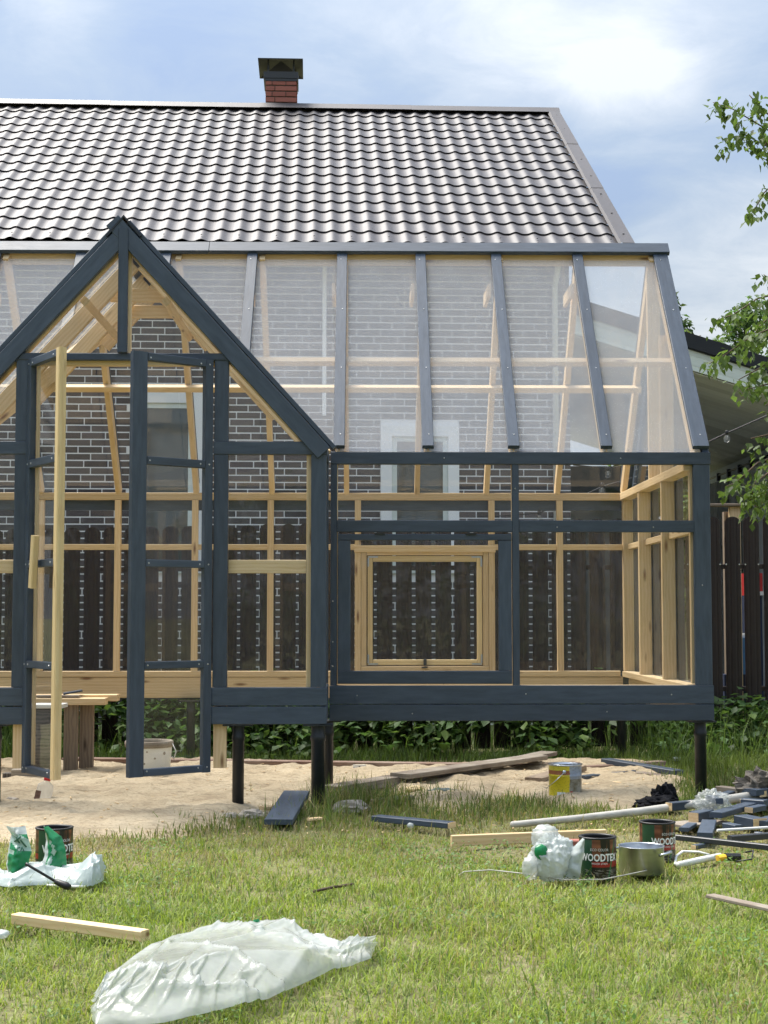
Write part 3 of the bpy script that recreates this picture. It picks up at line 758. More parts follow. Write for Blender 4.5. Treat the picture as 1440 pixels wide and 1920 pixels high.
# ---- gabled bay
APZ = 3.425; BS = 1.10
bz = lambda x: APZ-abs(x-BX)*BS
gb('side_rail', -.876, BXR+.003, BY-.004, BY+.038, 2.048, 2.124, S); gb('side_rail', BXL-.003, 2*BX+.876, BY-.004, BY+.038, 2.048, 2.124, S)
for x0, x1 in ((-.873, -.79), (2*BX+.79, 2*BX+.873)):
    gb('jamb', x0, x1, BY, BY+.04, 2.126, 2.60, S); gb('jamb', x0, x1, BY, BY+.04, .699, 2.047, S)
    gb('jamb_timber', x0+.004, x1-.004, BY+.045, BY+.09, .232, 2.56, P)
for x0, x1 in ((-.307, BXR), (BXL, BXL+.09)):
    gb('corner_post', x0, x1, BY, BY+.04, .699, 2.047, S)
gb('stud', -.335, -.29, BY+.045, BY+.09, .69, 2.05, P); gb('stud', BXL+.07, BXL+.115, BY+.045, BY+.09, .69, 2.05, P)
gb('door_head', -2.045, -.785, BY-.006, BY+.036, 2.601, 2.642, S); gb('head_timber', -2.03, -.80, BY+.04, BY+.085, 2.575, 2.64, P)
gb('mullion', BX-.028, BX+.028, BY-.032, BY-.026+.03, 2.644, 3.375, S); gb('mullion_timber', BX+.0, BX+.04, BY+.035, BY+.075, 2.65, 3.32, P)
for s, x0, x1 in ((1, -.88, BXR+.004), (-1, BXL-.004, 2*BX+.88)):
    gb('bottom_board', x0, x1, BY-.006, BY+.036, .592, .697, S); gb('bottom_board', x0, x1, BY-.006, BY+.036, .486, .587, S)
gb('window_rail', -.788, -.337, BY+.046, BY+.066, 1.357, 1.435, P); gb('window_rail', BXL+.117, 2*BX+.788, BY+.046, BY+.066, 1.357, 1.435, P)
gb('sill_timber', BXL+.1, 2*BX+.788, BY+.046, BY+.09, .62, .70, P)
pane('glass_pane', rect_xz(-.79, -.307, .697, 2.048, BY+.043), 'glass_clear', gh); pane('glass_pane', rect_xz(BXL+.09, 2*BX+.79, .697, 2.048, BY+.043), 'glass_clear', gh)
SLX, SLZ = 1/math.hypot(1, BS), BS/math.hypot(1, BS); BL = BHW/SLX
for s in (1, -1):
    def bp(d, off, y, s=s): return Vector((BX+s*(SLX*d+SLZ*off), y, APZ-SLZ*d+SLX*off))       # d down the slope, off outward
    n = (s*SLZ, 0, SLX)
    beam('gable_board', bp(-.045 if s > 0 else .05, -.05, BY-.002-.001*s), bp(BL+.03, -.05, BY-.002), .096, .042, S, gh, up=n)
    beam('edge_batten', bp(.02, .016, BY+.04), bp(BL+.05, .016, BY+.04), .028, .10, S, gh, up=n)
    for k, y in enumerate((BY+.06, 9.56, 10.08, 10.45)):
        dmax = BL if k < 2 else BL*(.75 if k == 2 else .35)
        beam('rafter', bp(.045, -.058, y), bp(dmax-.02, -.058, y), .095, .042, P, gh, up=n)
    for k, y in enumerate((9.46, 9.92)):
        pass
    # bay roof glass up to the valley
    yv = lambda z: Y1+(z-ZP1)*SY/SZ
    e, r_ = bp(BL, .0, 0), bp(.03, .0, 0)
    pane('roof_pane', [(e.x, BY+.03, e.z), (r_.x, BY+.03, r_.z), (r_.x, yv(r_.z), r_.z), (e.x, yv(e.z), e.z)], 'glass_bay_roof', gh)
    d = .50; q0 = bp(d, -.128, BY+.09); q1 = bp(d, -.128, 10.26); beam('purlin', q0, q1, .045, .045, P, gh, up=n)
    # valley timber
    v0, v1 = bp(.05, -.03, 0), bp(BL, -.03, 0); v0.y, v1.y = yv(v0.z), yv(v1.z); beam('valley_timber', v0, v1, .10, .04, P, gh, up=(s*.5, -.5, .7))
    # gable glass
    yg = BY+.041
    xj = -.83 if s > 0 else 2*BX+.83; xm = BX+s*.02
    pane('gable_pane', [(xm, yg, 2.64), (BX+s*(APZ-.10-2.64)/BS, yg, 2.64), (xm, yg, APZ-.12)], 'glass_clear', gh)
    pane('gable_pane', [(xj, yg, 2.12), (BX+s*(APZ-.10-2.12)/BS, yg, 2.12), (xj, yg, bz(xj)-.10)], 'glass_clear', gh)
    # side wall of the bay
    X = BXR if s > 0 else BXL; i0, i1 = (X-.041, X-.001) if s > 0 else (X+.001, X+.041)
    gb('corner_post', i0, i1, BY+.042, BY+.13, .699, 2.047, S)
    gb('side_rail', i0-.002, i1+.002, BY+.042, Y1-.006, 2.05, 2.122, S); gb('bottom_board', i0, i1+.002, BY+.04, Y1-.008, .592, .695, S); gb('bottom_board', i0, i1+.002, BY+.04, Y1-.008, .486, .585, S)
    gb('post', i0, i1, Y1-.07, Y1-.006, .699, 2.047, S)
    pane('glass_pane', rect_yz(BY+.10, Y1-.05, .69, 2.05, (i0+i1)/2), 'glass_clear', gh)
for y in (9.60, 10.12): hw_ = (APZ-.11-3.17)/BS+.05; gb('collar_tie', BX-hw_, BX+hw_, y-.012+.02, y+.012+.02, 3.075, 3.16, P)
m = MB()
m.add([(BX-.105, BY-.03, APZ-.09), (BX, BY-.03, APZ+.032), (BX+.105, BY-.03, APZ-.09), (BX-.105, 10.58, APZ-.09), (BX, 10.56, APZ+.032), (BX+.105, 10.58, APZ-.09),
       (BX-.095, BY-.03, APZ-.098), (BX, BY-.03, APZ+.018), (BX+.095, BY-.03, APZ-.098), (BX-.095, 10.58, APZ-.098), (BX, 10.56, APZ+.018), (BX+.095, 10.58, APZ-.098)],
      [(0, 1, 4, 3), (1, 2, 5, 4), (6, 9, 10, 7), (7, 10, 11, 8), (0, 6, 7, 1), (1, 7, 8, 2), (3, 4, 10, 9), (4, 5, 11, 10), (0, 3, 9, 6), (2, 8, 11, 5)]); m.build('ridge_cap', 'pile_paint', gh)
# ---- doors
def door(hx, ang, side, raw_free):
    d = part_empty('door', (hx, BY, .215), gh)
    ca, sa = math.cos(ang), math.sin(ang); ux = Vector((side*ca, -sa, 0)); nn = Vector((-side*sa, -ca, 0))*1  # ux along leaf; nn towards outside
    W = .528; th = .04; O = Vector((hx, BY-.004, 0))
    def q(u, z, off=0): p = O+ux*u-nn*(-off); return Vector((p.x, p.y, z))
    def bar(name, u0, u1, z0, z1, mat, off=0.0, t=th):
        if u1-u0 > z1-z0: return beam(name, q(u0, (z0+z1)/2, off), q(u1, (z0+z1)/2, off), z1-z0, t, mat, d)
        return beam(name, q((u0+u1)/2, z0, off), q((u0+u1)/2, z1, off), u1-u0, t, mat, d, up=ux)
    z0, z1 = .215, 2.60
    bar('stile', 0, .052, z0, z1, S)
    if raw_free:
        bar('stile', W-.062, W-.014, z0, z1, 'pine_yellow', .0, .046); bar('edge_strip', W-.013, W-.003, z0, z1, 'pine_yellow', .010, .022)
    else: bar('stile', W-.092, W, z0, z1, S)
    for a, b in ((z1-.046, z1-.002), (1.962, 2.008), (1.384, 1.426), (.812, .853), (z0+.002, z0+.042)):
        bar('rail', .054, W-(.064 if raw_free else .094), a, b, S)
    if raw_free: bar('back_strip', .06, .10, z0+.05, z1-.05, P, -.022, .012)
    pane('glass_pane', [q(.04, z0+.02, -.008), q(W-.08, z0+.02, -.008), q(W-.08, z1-.02, -.008), q(.04, z1-.02, -.008)], 'glass_clear', d)
    for z in (z0+.03, .833, 1.405, 1.985, z1-.03):
        for u in (.026, W-.11, .085):
            p = q(u, z, .0205); m = MB(); M_ = frame_matrix(p, p+nn, (0, 0, 1)); M_.translation = p
            m.lathe([(.0055, 0), (.0045, .002), (.0005, .0025)], 8, M_ @ Matrix.Rotation(math.pi/2, 4, 'Y')); m.build('screw', 'screw_metal', d)
    if raw_free:
        beam('handle', q(.235, 1.265, .055), q(.270, 1.560, .055), .056, .034, 'pine_yellow', d, up=ux, ch=.006)
        m = MB(); p = q(.255, 1.405, .02); m.beam(p, p+nn*.03, .03, .03); m.build('handle_spacer', S, d)
    for z in (.5, 1.4, 2.3):
        m = MB(); p = O+Vector((-.004*side, -.004, z)); m.tube([p+Vector((0, 0, -.035)), p+Vector((0, 0, .035))], .006, 8); m.build('hinge', 'steel', d)
door(-.888, math.radians(37.5), -1, False)
door(-1.945, math.radians(58), 1, True)
# ---- steel piles
def pile(x, y, r, zb, zt):
    m = MB(); m.lathe([(.001, zb), (r, zb), (r, zt-.09), (r*1.12, zt-.085), (r*1.12, zt-.06), (r, zt-.05), (r, zt)], 20); m.V = [(a+x, b+y, c) for a, b, c in m.V]
    o = m.build('pile', 'pile_paint', gh, True)
    m = MB(); m.box(x-.085, x+.085, y-.085, y+.085, zt+.001, zt+.009); m.build('pile_plate', 'pile_paint', gh)
for x, y, r, zb, zt in ((-.728, 9.07, .034, -.1, .474), (-.264, 9.06, .040, -.1, .474), (-.225, 9.72, .036, -.1, .452), (2.095, 9.67, .036, -.1, .452), (2.0, 12.05, .032, -.1, .452),
                        (-1.335, 12.05, .032, -.1, .452), (-2.135, 9.07, .034, -.1, .474), (-2.55, 9.06, .04, -.1, .474), (-4.8, 9.67, .036, -.1, .452), (-4.7, 12.05, .034, -.1, .452)): pile(x, y, r, zb, zt)
# paint screws on the front boards (pale dots)
for x, z in ((-.04, .62), (1.0, .63), (1.9, .625), (.3, .51), (1.5, .52), (-.19, .8), (-.19, 1.2), (-.19, .95), (.94, 1.9), (2.1, 1.3), (1.2, 1.66), (1.8, 1.66), (.5, 2.09), (1.6, 2.09)):
    m = MB(); m.lathe([(.0045, 0), (.003, .002), (.0004, .0022)], 8, Matrix.Translation((x, Y1-.006, z)) @ Matrix.Rotation(math.pi/2, 4, 'X')); m.build('screw', 'screw_metal', gh)
for i, x in enumerate(FR[:6]):
    for s in (.12, .75, 1.35, 1.9):
        a = fs(s, .0335); m = MB(); m.lathe([(.0045, 0), (.003, .002), (.0004, .0022)], 8, Matrix.Translation((x+.008*(-1)**int(s*3), a[0], a[1])) @ Matrix.Rotation(math.acos(SY), 4, 'X')); m.build('screw', 'screw_metal', gh)

# ------------------------------------------------------------------ picket fence
def fence_pt(x):                                           # world X -> (Y, top z)
    t_ = (x+1.3)/4.3
    return 12.92+.05*t_, 1.868+.082*t_
FP, FW = .1625, .133
fence = thing('picket_fence', (0, 12.95, 0), 'dark brown metal picket fence with rounded tops behind the greenhouse', 'fence')
def picket_mesh(H):
    # ribbed profile, rounded top
    n = 10; V = []; F = []; prof = []
    for i in range(n+1):
        u = i/n; y = -.012*math.sin(math.pi*u)**.5+(.004 if i in (3, 7) else 0); prof.append((u*FW-FW/2, y))
    for i, (x, y) in enumerate(prof): V += [(x, y, 0), (x, y, H-.055), (x, y, H-.055+.055*math.sqrt(max(0, 1-(x/(FW/2+.002))**2)))]
    for i in range(n):
        a = i*3; F += [(a, a+3, a+4, a+1), (a+1, a+4, a+5, a+2)]
    nb = len(V); V += [(x, y+.006, z) for x, y, z in V]; F += [tuple(nb+k for k in reversed(f)) for f in F]
    rim = [0]+[i*3+2 for i in range(n+1)]+[n*3]
    for a, b in zip(rim[:-1], rim[1:]): F.append((a, b, nb+b, nb+a))
    me = mesh('picket', V, F, False); me.materials.append(MATS['fence_brown']); return me
pme = picket_mesh(1.90)
k0 = 2.452
for k in range(-46, 24):
    x = k0+k*FP
    y, zt = fence_pt(x); zt += random.uniform(-.006, .006)
    p = copy_mesh('picket', pme, Matrix.Translation((x, y, zt-1.90)) @ Matrix.Rotation(random.uniform(-.004, .004), 4, 'Y'), fence)
    for z in (1.555,):
        for dx in (-.052, .052):
            pass
sme = MB(); sme.lathe([(.007, 0), (.006, .004), (.001, .005)], 8, Matrix.Rotation(math.pi/2, 4, 'X')); scm = mesh('screw', sme.V, sme.F); scm.materials.append(MATS['screw_metal'])
for k in range(-1, 6):
    x = k0+k*FP; y, zt = fence_pt(x)
    for dx in (-.055, .055): copy_mesh('screw', scm, Matrix.Translation((x+dx, y-.006, 1.545)), fence)
for z in (.50, 1.545):
    xa, xb = k0-46*FP, k0+24*FP; beam('fence_rail', (xa, fence_pt(xa)[0]+.03, z-.06), (xb, fence_pt(xb)[0]+.03, z+.03 if z < 1 else z), .04, .04, 'fence_brown', fence)
for x in (-3.6, -1.2, 1.2, 3.55): board('fence_post', x-.03, x+.03, fence_pt(x)[0]+.055, fence_pt(x)[0]+.115, 0, 1.75, 'fence_brown', fence)

# ------------------------------------------------------------------ neighbouring terrace with sloping canopy
CS = .31; CYF, CYB = 16.12, 23.3
cref = at(1333, 706, CYF)                                   # lower edge of the white siding
def cz(x): return cref.z-CS*(x-cref.x)
CX0, CX1 = HO.x+.02, 8.6
can = thing('terrace_canopy', (4.3, 17.5, 0), 'open terrace with sloping black-edged canopy and pale siding beside the house', 'terrace')
def slab(name, z0, z1, y0, y1, mat, x0=CX0, x1=CX1):
    m = MB(); V = [(x, y, cz(x)+z) for z in (z0, z1) for y in (y0, y1) for x in (x0, x1)]
    m.add(V, [(0, 2, 3, 1), (4, 5, 7, 6), (0, 1, 5, 4), (2, 6, 7, 3), (0, 4, 6, 2), (1, 3, 7, 5)]); return m.build(name, mat, can)
for k in range(38):                                          # ceiling boards
    y0 = CYF+.03+k*.188; slab('ceiling_board', -.012, 0.0, y0, y0+.183, 'ceiling_grey', CX0)
for k in range(4):                                           # siding strips, each lapped over the one below
    slab('siding_board', .004+k*.052, .058+k*.052, CYF-.006-.003*(k % 2), CYF+.02, 'siding_white')
slab('drip_edge', .214, .226, CYF-.02, CYF+.02, 'dark_metal')
slab('fascia', .228, .385, CYF-.045, CYF+.02, 'roof_black'); slab('roof', .30, .40, CYF+.021, CYB, 'roof_black')
board('floor', HO.x+.5, 4.98, CYF+.2, CYB-.6, .05, .12, 'deck_floor', can)
WX = 5.0
zt_ = cz(WX)
board('side_wall', WX+.02, WX+.12, CYF+1.0, CYB, 0, zt_-.02, 'siding_white', can); 
for k in range(7):
    y = 17.1+k*.70
    m = MB()                                                # a hanging curtain, pleated
    n = 25; V = []; F = []
    for i in range(n+1):
        yy = y+i/n*.64; xx = WX-.10+.028*math.sin(i*1.35+k)
        V += [(xx, yy, .25), (xx, yy, zt_-.24), (xx+.004, yy, .25), (xx+.004, yy, zt_-.24)]
    for i in range(n): a = i*4; F += [(a, a+4, a+5, a+1), (a+2, a+3, a+7, a+6)]
    m.add(V, F); m.build('curtain', 'curtain', can, True)
m = MB(); m.tube([(WX-.10, 16.7, zt_-.16), (WX-.10, 22.4, zt_-.16)], .014, 8); m.build('curtain_rail', 'dark_metal', can, True)
for k in range(8):
    y = 17.0+k*.6; m = MB(); m.box(WX-.125, WX-.075, y, y+.05, zt_-.24, zt_-.13); m.build('rail_bracket', 'black_plastic', can)
board('canopy_post', 5.2, 5.3, 16.22, 16.32, 0, cz(5.3)-.02, 'siding_white', can)
# back of the terrace: dark boarded wall, pale parapet
for k in range(9):
    z0 = .0+k*.26; board('wall_board', HO.x+.05, 4.15, 22.4, 22.45, z0, z0+.254, 'wall_teal', can)
board('wall_board', HO.x+.05, 4.15, 22.4, 22.45, 2.36, 3.3, 'wall_teal', can)
board('parapet', HO.x+.06, 4.0, 21.9, 22.0, .0, 2.72, 'ceiling_grey', can)
# railing behind the fence
r0, r1 = at(1320, 945, 13.6), at(1425, 945, 13.6)
rail = thing('terrace_railing', (3.4, 13.6, 0), 'raw wooden post and flat handrail showing above the fence pickets', 'railing')
board('handrail', r0.x, r1.x, 13.54, 13.66, r0.z-.022, r0.z, 'pine_old', rail)
px_ = at(1375, 950, 13.62); board('post', px_.x-.035, px_.x+.055, 13.59, 13.66, 0, r0.z-.024, 'pine', rail)
px_ = at(1363, 950, 13.75); board('post', px_.x-.035, px_.x+.055, 13.72, 13.79, 0, r0.z-.06, 'pine_old', rail)
# things glimpsed between the right-hand pickets
p = at(1409, 1105, 14.0); b_ = thing('storage_crate', (p.x, 14.0, 0), 'red crate glimpsed in the gap between the two rightmost pickets', 'crate')
m = MB(); m.box(p.x-.07, p.x+.09, 13.95, 14.2, 1.30, 1.50); m.build('crate_body', 'red_cover', b_); board('crate_stand', p.x-.07, p.x+.09, 13.98, 14.2, 0, 1.298, 'navy_cloth', b_)
m = MB(); m.box(p.x-.08, p.x+.1, 13.93, 13.949, 1.30, 1.335); m.build('crate_label', 'white_plastic', b_)
p = at(1388, 1205, 13.7); b_ = thing('jerrycan', (p.x, 13.75, 0), 'blue plastic canister low behind the right-hand pickets', 'canister')
m = MB(); m.beam((p.x, 13.75, .6), (p.x, 13.75, .92), .2, .16, up=(0, 1, 0), ch=.04); m.build('canister_body', 'blue_plastic', b_); m = MB(); m.lathe([(.03, .92), (.03, .96), (.001, .96)], 12, Matrix.Translation((p.x+.04, 13.75, 0))); m.build('canister_cap', 'white_plastic', b_, True); board('canister_shelf', p.x-.16, p.x+.16, 13.64, 13.86, .0, .598, 'navy_cloth', b_)

# string lights
def light_string(pts, bulbs, label):
    P_ = [at(*q) for q in pts]; s = thing('string_lights', P_[0], label, 'string lights', 'string lights under the canopy')
    m = MB(); m.tube(P_, .006, 6); m.build('cable', 'black_plastic', s, True)
    for q in bulbs:
        c = at(*q); m = MB(); m.lathe([(.012, .075), (.017, .07), (.017, .035), (.014, .034)], 10, Matrix.Translation(c)); sk = m.build('socket', 'black_plastic', s, True)
        m = MB(); m.lathe([(.014, .036), (.024, .022), (.032, .0), (.030, -.018), (.020, -.032), (.001, -.037)], 14, Matrix.Translation(c)); m.build('bulb', 'bulb_glass', s, True)
        m = MB(); m.tube([c+Vector((-.006, 0, .03)), c+Vector((-.008, 0, -.01)), c+Vector((.008, 0, -.01)), c+Vector((.006, 0, .03))], .0022, 5); m.build('filament', 'screw_metal', s)
light_string([(1520, 742, 14.2), (1440, 778, 14.25), (1363, 812, 14.3), (1325, 830, 14.35), (1230, 862, 14.6), (1143, 878, 15.0), (1075, 872, 15.6)], [(1363, 822, 14.3), (1445, 788, 14.25), (1140, 889, 15.0)], 'cable of clear bulbs sagging beneath the terrace canopy at the right')
light_string([(1200, 892, 14.4), (1130, 912, 14.5), (1060, 945, 14.6), (1008, 962, 14.8), (930, 968, 15.2)], [(1129, 920, 14.5), (1011, 972, 14.8)], 'lower cable of clear bulbs seen through the greenhouse glass')

# ------------------------------------------------------------------ vegetation
def leaves_mesh(name, C, size, tint, droop=.6, fold=.25):
    """many folded diamond leaves: C (n,3) centres"""
    n = len(C); a = rng.uniform(0, 2*np.pi, n); el = rng.normal(-droop, .45, n)
    d = np.stack([np.cos(a)*np.cos(el), np.sin(a)*np.cos(el), np.sin(el)], -1)
    sd = np.stack([-np.sin(a), np.cos(a), np.zeros(n)], -1)+rng.normal(0, .25, (n, 3)); sd /= np.linalg.norm(sd, axis=1, keepdims=True)
    nm = np.cross(d, sd); s = (size*rng.uniform(.65, 1.3, n))[:, None]
    base = C; tip = C+d*s; ml = C+d*s*.42+sd*s*.36+nm*s*fold*.4; mr = C+d*s*.42-sd*s*.36+nm*s*fold*.4
    mid = C+d*s*.5
    V = np.stack([base, mr, tip, ml], 1).reshape(-1, 3); i = np.arange(n)*4
    F = np.concatenate([np.stack([i, i+1, i+2], -1), np.stack([i, i+2, i+3], -1)])
    return big_mesh(name, V, F, None, np.repeat(tint, 4, 0))
def crown_points(n, blobs):
    w = np.array([b[3]**2.2 for b in blobs]); idx = rng.choice(len(blobs), n, p=w/w.sum()); out = []
    for k in range(len(blobs)):
        m_ = int((idx == k).sum()); x, y, z, r = blobs[k]
        v = rng.normal(0, 1, (m_, 3)); v /= np.linalg.norm(v, axis=1, keepdims=True)
        out.append(np.array([x, y, z])+v*(r*rng.uniform(.35, 1.05, (m_, 1))**.6)*np.array([1, 1, .85]))
    return np.concatenate(out)
def tree(name, x, y, h, rad, n, col, label, seed, leaf=.16, nb=26):
    t_ = thing(name, (x, y, 0), label, 'tree', 'trees beyond the terrace'); rr = random.Random(seed)
    m = MB(); m.tube([(x, y, -.1), (x+.06, y, h*.35), (x-.05, y+.05, h*.7), (x, y, h*.95)], [.15, .12, .07, .02], 9)
    blobs = []
    for k in range(nb):
        f = k/nb; zz = h*(.22+.76*f); rad_ = rad*(1.1-f*.65); a = rr.uniform(0, 6.28); q = rad_*rr.uniform(.1, .8)
        b = (x+q*math.cos(a), y+q*math.sin(a), zz, rad*(.34-.12*f)*rr.uniform(.6, 1.3)); blobs.append(b)
        m.tube([(x, y, zz-.4*rad_), (b[0], b[1], b[2])], [.035, .008], 5)
    m.build('trunk', 'bark', t_, True)
    C = crown_points(n, blobs); tint = np.array(col)*rng.uniform(.6, 1.35, (n, 1))*(np.array([1, 1, 1])+rng.normal(0, .07, (n, 3)))
    link('crown', leaves_mesh('crown', C, leaf, tint), 'foliage', t_)
for x0, y0, D, rad, col, lab, leaf in ((1262, 545, 27, 1.15, (.045, .075, .028), 'dark leafy tree just right of the greenhouse roof edge', .17), (1312, 612, 24, .75, (.10, .15, .05), 'pale green young tree standing above the canopy edge', .13),
                                 (1398, 560, 26, 1.35, (.075, .12, .045), 'loose birch behind the canopy at the right frame edge', .14), (1355, 640, 30, 1.0, (.06, .10, .035), 'low bushy tree in the middle of the row behind the canopy', .15),
                                 (1166, 850, 24, .55, (.10, .16, .05), 'small green tree seen through the glass beside the terrace wall', .12), (1500, 600, 27, 1.4, (.07, .11, .04), 'leafy tree just beyond the right frame edge', .16)):
    p = at(x0, y0, D); tree('garden_tree', p.x, D, p.z+.15, rad, 8000, tuple(c*1.5 for c in col), lab, int(x0), leaf*.72)

# birch branches hanging into the frame
birch = thing('birch_tree', (3.75, 8.9, 0), 'birch tree with twigs of heart-shaped leaves hanging in at the right edge', 'tree')
m = MB(); m.tube([(3.75, 8.9, -.1), (3.72, 8.9, 1.5), (3.8, 8.95, 3.2), (3.7, 8.9, 5.2), (3.75, 8.9, 6.6)], [.13, .115, .09, .05, .015], 12); m.build('trunk', 'bark', birch, True)
def birch_leaf_mesh():
    V = [(0, 0, 0), (.30, .10, .03), (.40, .38, .05), (.22, .72, .03), (0, 1.05, -.04), (-.22, .72, .03), (-.40, .38, .05), (-.30, .10, .03), (0, .42, -.02)]
    F = [(0, 1, 8), (1, 2, 8), (2, 3, 8), (3, 4, 8), (4, 5, 8), (5, 6, 8), (6, 7, 8), (7, 0, 8)]
    me = mesh('leaf', V, F); me.materials.append(MATS['birch_leaf']); return me
blm = birch_leaf_mesh()
TW = [  # (twig polyline in photo pixels, depth, leaves)
 ([(1560, 300), (1470, 262), (1420, 232), (1375, 205), (1337, 192)], 8.6, 34), ([(1480, 290), (1440, 275), (1395, 252), (1360, 262)], 8.7, 22), ([(1500, 240), (1440, 214), (1415, 190), (1405, 178)], 8.5, 14),
 ([(1500, 250), (1442, 262), (1425, 285)], 8.6, 12), ([(1520, 330), (1460, 335), (1432, 362), (1412, 398)], 8.7, 22),
 ([(1540, 470), (1470, 510), (1440, 520), (1432, 515)], 8.6, 8), ([(1540, 540), (1470, 548), (1420, 560), (1375, 590), (1338, 602)], 8.6, 26), ([(1540, 600), (1460, 610), (1410, 630), (1360, 665), (1330, 682)], 8.5, 34),
 ([(1520, 660), (1460, 665), (1425, 690), (1385, 712)], 8.7, 26), ([(1500, 580), (1450, 590), (1425, 610), (1400, 650)], 8.8, 30), ([(1520, 720), (1460, 715), (1425, 724), (1400, 730)], 8.6, 16),
 ([(1520, 770), (1460, 752), (1436, 760)], 8.6, 5), ([(1480, 800), (1440, 815), (1408, 822)], 8.6, 9), ([(1540, 840), (1470, 850), (1420, 868), (1380, 905), (1362, 912)], 8.5, 24), ([(1520, 870), (1450, 880), (1415, 905), (1405, 950)], 8.6, 34),
 ([(1520, 900), (1460, 905), (1432, 930), (1425, 955)], 8.7, 20)]
XL = []
for pl, D, nl in TW:
    pts = [at(x, y, D+.10*math.sin(i*2.1+x)) for i, (x, y) in enumerate(pl)]
    m = MB(); root = Vector((3.72, 8.9, pts[0].z+.35)); m.tube([root]+pts, [.02]+[.006-.0045*i/len(pts) for i in range(len(pts))], 6); br = m.build('branch', 'twig', birch, True)
    for k in range(int(nl*.87)):
        f = random.random()**.8*(len(pts)-1); i = min(int(f), len(pts)-2); p = pts[i].lerp(pts[i+1], f-i)
        p = p+Vector((random.uniform(-.035, .035), random.uniform(-.09, .09), random.uniform(-.05, .018)))
        s = random.uniform(.040, .060)
        M = Matrix.Translation(p) @ Matrix.Rotation(random.uniform(0, 6.28), 4, 'Z') @ Matrix.Rotation(-math.pi/2+random.gauss(.35, .4), 4, 'X') @ Matrix.Rotation(random.uniform(-.5, .5), 4, 'Y') @ Matrix.Scale(s, 4)
        copy_mesh('leaf', blm, M, br)
    for k in range(int(nl*3.4)):
        f = random.random()**.8*(len(pts)-1); i = min(int(f), len(pts)-2); q_ = pts[i].lerp(pts[i+1], f-i)+Vector((random.uniform(-.05, .05), random.uniform(-.12, .12), random.uniform(-.075, .025))); XL.append(tuple(q_))
XL = np.array(XL); o = link('leaves', leaves_mesh('leaves', XL, .046, np.array((.11, .165, .05))*rng.uniform(.5, 1.4, (len(XL), 1)), droop=1.0), 'foliage', birch); o['kind'] = 'stuff'
n = 2200; C = crown_points(n, [(3.9, 9.1, 5.4, .9), (4.3, 9.4, 4.6, .9), (4.6, 8.9, 3.6, .8), (3.8, 9.6, 6.4, .7), (4.4, 9.2, 2.6, .6)])
link('crown', leaves_mesh('crown', C, .06, np.array((.10, .16, .04))*rng.uniform(.6, 1.3, (n, 1))), 'foliage', birch)

def blades(name, x, y, z, ln, wd, lean, tint, bend=.5):
    """grass blades: 5 vertices each, root half width wd, curved over"""
    n = len(x); a = rng.uniform(0, 2*np.pi, n); d = np.stack([np.cos(a), np.sin(a), np.zeros(n)], -1); sd = np.stack([-np.sin(a), np.cos(a), np.zeros(n)], -1)
    tw = rng.uniform(-1, 1, n)[:, None]*.6; sd = sd+d*tw; sd /= np.linalg.norm(sd, axis=1, keepdims=True)
    B = np.stack([x, y, z], -1); L = ln[:, None]; le = lean[:, None]; w = wd[:, None]; up = np.array([0, 0, 1.0])
    Mv = B+d*L*.45*np.sin(le*.6)+up*L*.5*np.cos(le*.6); T = Mv+d*L*.55*np.sin(le*1.25)+up*L*.5*np.cos(le*1.25)
    V = np.stack([B-sd*w, B+sd*w, Mv+sd*w*.8, Mv-sd*w*.8, T], 1).reshape(-1, 3); i = np.arange(n)*5
    sh = np.repeat(tint, 5, 0)
    return big_mesh(name, V, np.stack([i+3, i+2, i+4], -1), np.stack([i, i+1, i+2, i+3], -1), sh)
def lawn():
    N = 520000; y = rng.uniform(3.4, 9.9, N); keep = rng.uniform(0, 1, N) < np.clip(1.25-(y-3.4)*.10, .45, 1); y = y[keep]
    hw = .30*y+.75; x = rng.uniform(-1, 1, len(y))*3.4; k = np.abs(x) < hw; x, y = x[k], y[k]
    # clumping
    cl = fbm(x*6, y*6, 40, 3); patch = fbm(x*1.3, y*1.3, 50, 3)
    sd = sand_sd(x, y)+(fbm(x*3.3, y*3.3, 21)-.47)*.35+(vnoise(x*9, y*9, 77)-.5)*.18
    worn = sstep(6.1, 7.4, y)*(1-sstep(8.6, 9.3, y)*sstep(.2, 1.2, x))
    worn *= np.clip(.55+1.3*(patch-.42)*2, .1, 1.0)
    dens = np.clip(.35+1.6*(cl-.25), .15, 1)*(1-.45*worn)*np.where(sd > 0, .012, 1)
    k = rng.uniform(0, 1, len(x)) < dens; x, y, cl, patch, worn, sd = (a[k] for a in (x, y, cl, patch, worn, sd)); n = len(x)
    ln = rng.gamma(6, .0088, n)*(.75+.7*(cl-.2))*(1-.35*worn); wd = rng.uniform(.0013, .0024, n)*(1+.06*(y-4)); lean = np.abs(rng.normal(1.05, .38, n))
    g = rng.uniform(0, 1, n)[:, None]; mixg = np.clip(patch*1.6-.25, 0, 1)[:, None]
    green = (1-mixg)*np.array([.215, .28, .05])+mixg*np.array([.295, .34, .07]); dark = np.array([.115, .18, .045]); dry = np.array([.34, .285, .15])
    t_ = green*(.8+.5*g); dk = rng.uniform(0, 1, n) < .25; t_[dk] = dark*(.8+.5*g[dk])
    pdry = np.clip(.12+.74*worn+.25*(vnoise(x*2.5, y*2.5, 91)-.5), 0, .92); dd = rng.uniform(0, 1, n) < pdry; t_[dd] = dry*(.6+.6*g[dd])
    me = blades('lawn_grass', x, y, ground_z(x, y)-.002, ln, wd, lean, t_)
    tag(link('lawn_grass', me, 'grass_blades'), 'short yellow-green lawn grass, dry and worn towards the sand', 'grass', kind='stuff')
lawn()
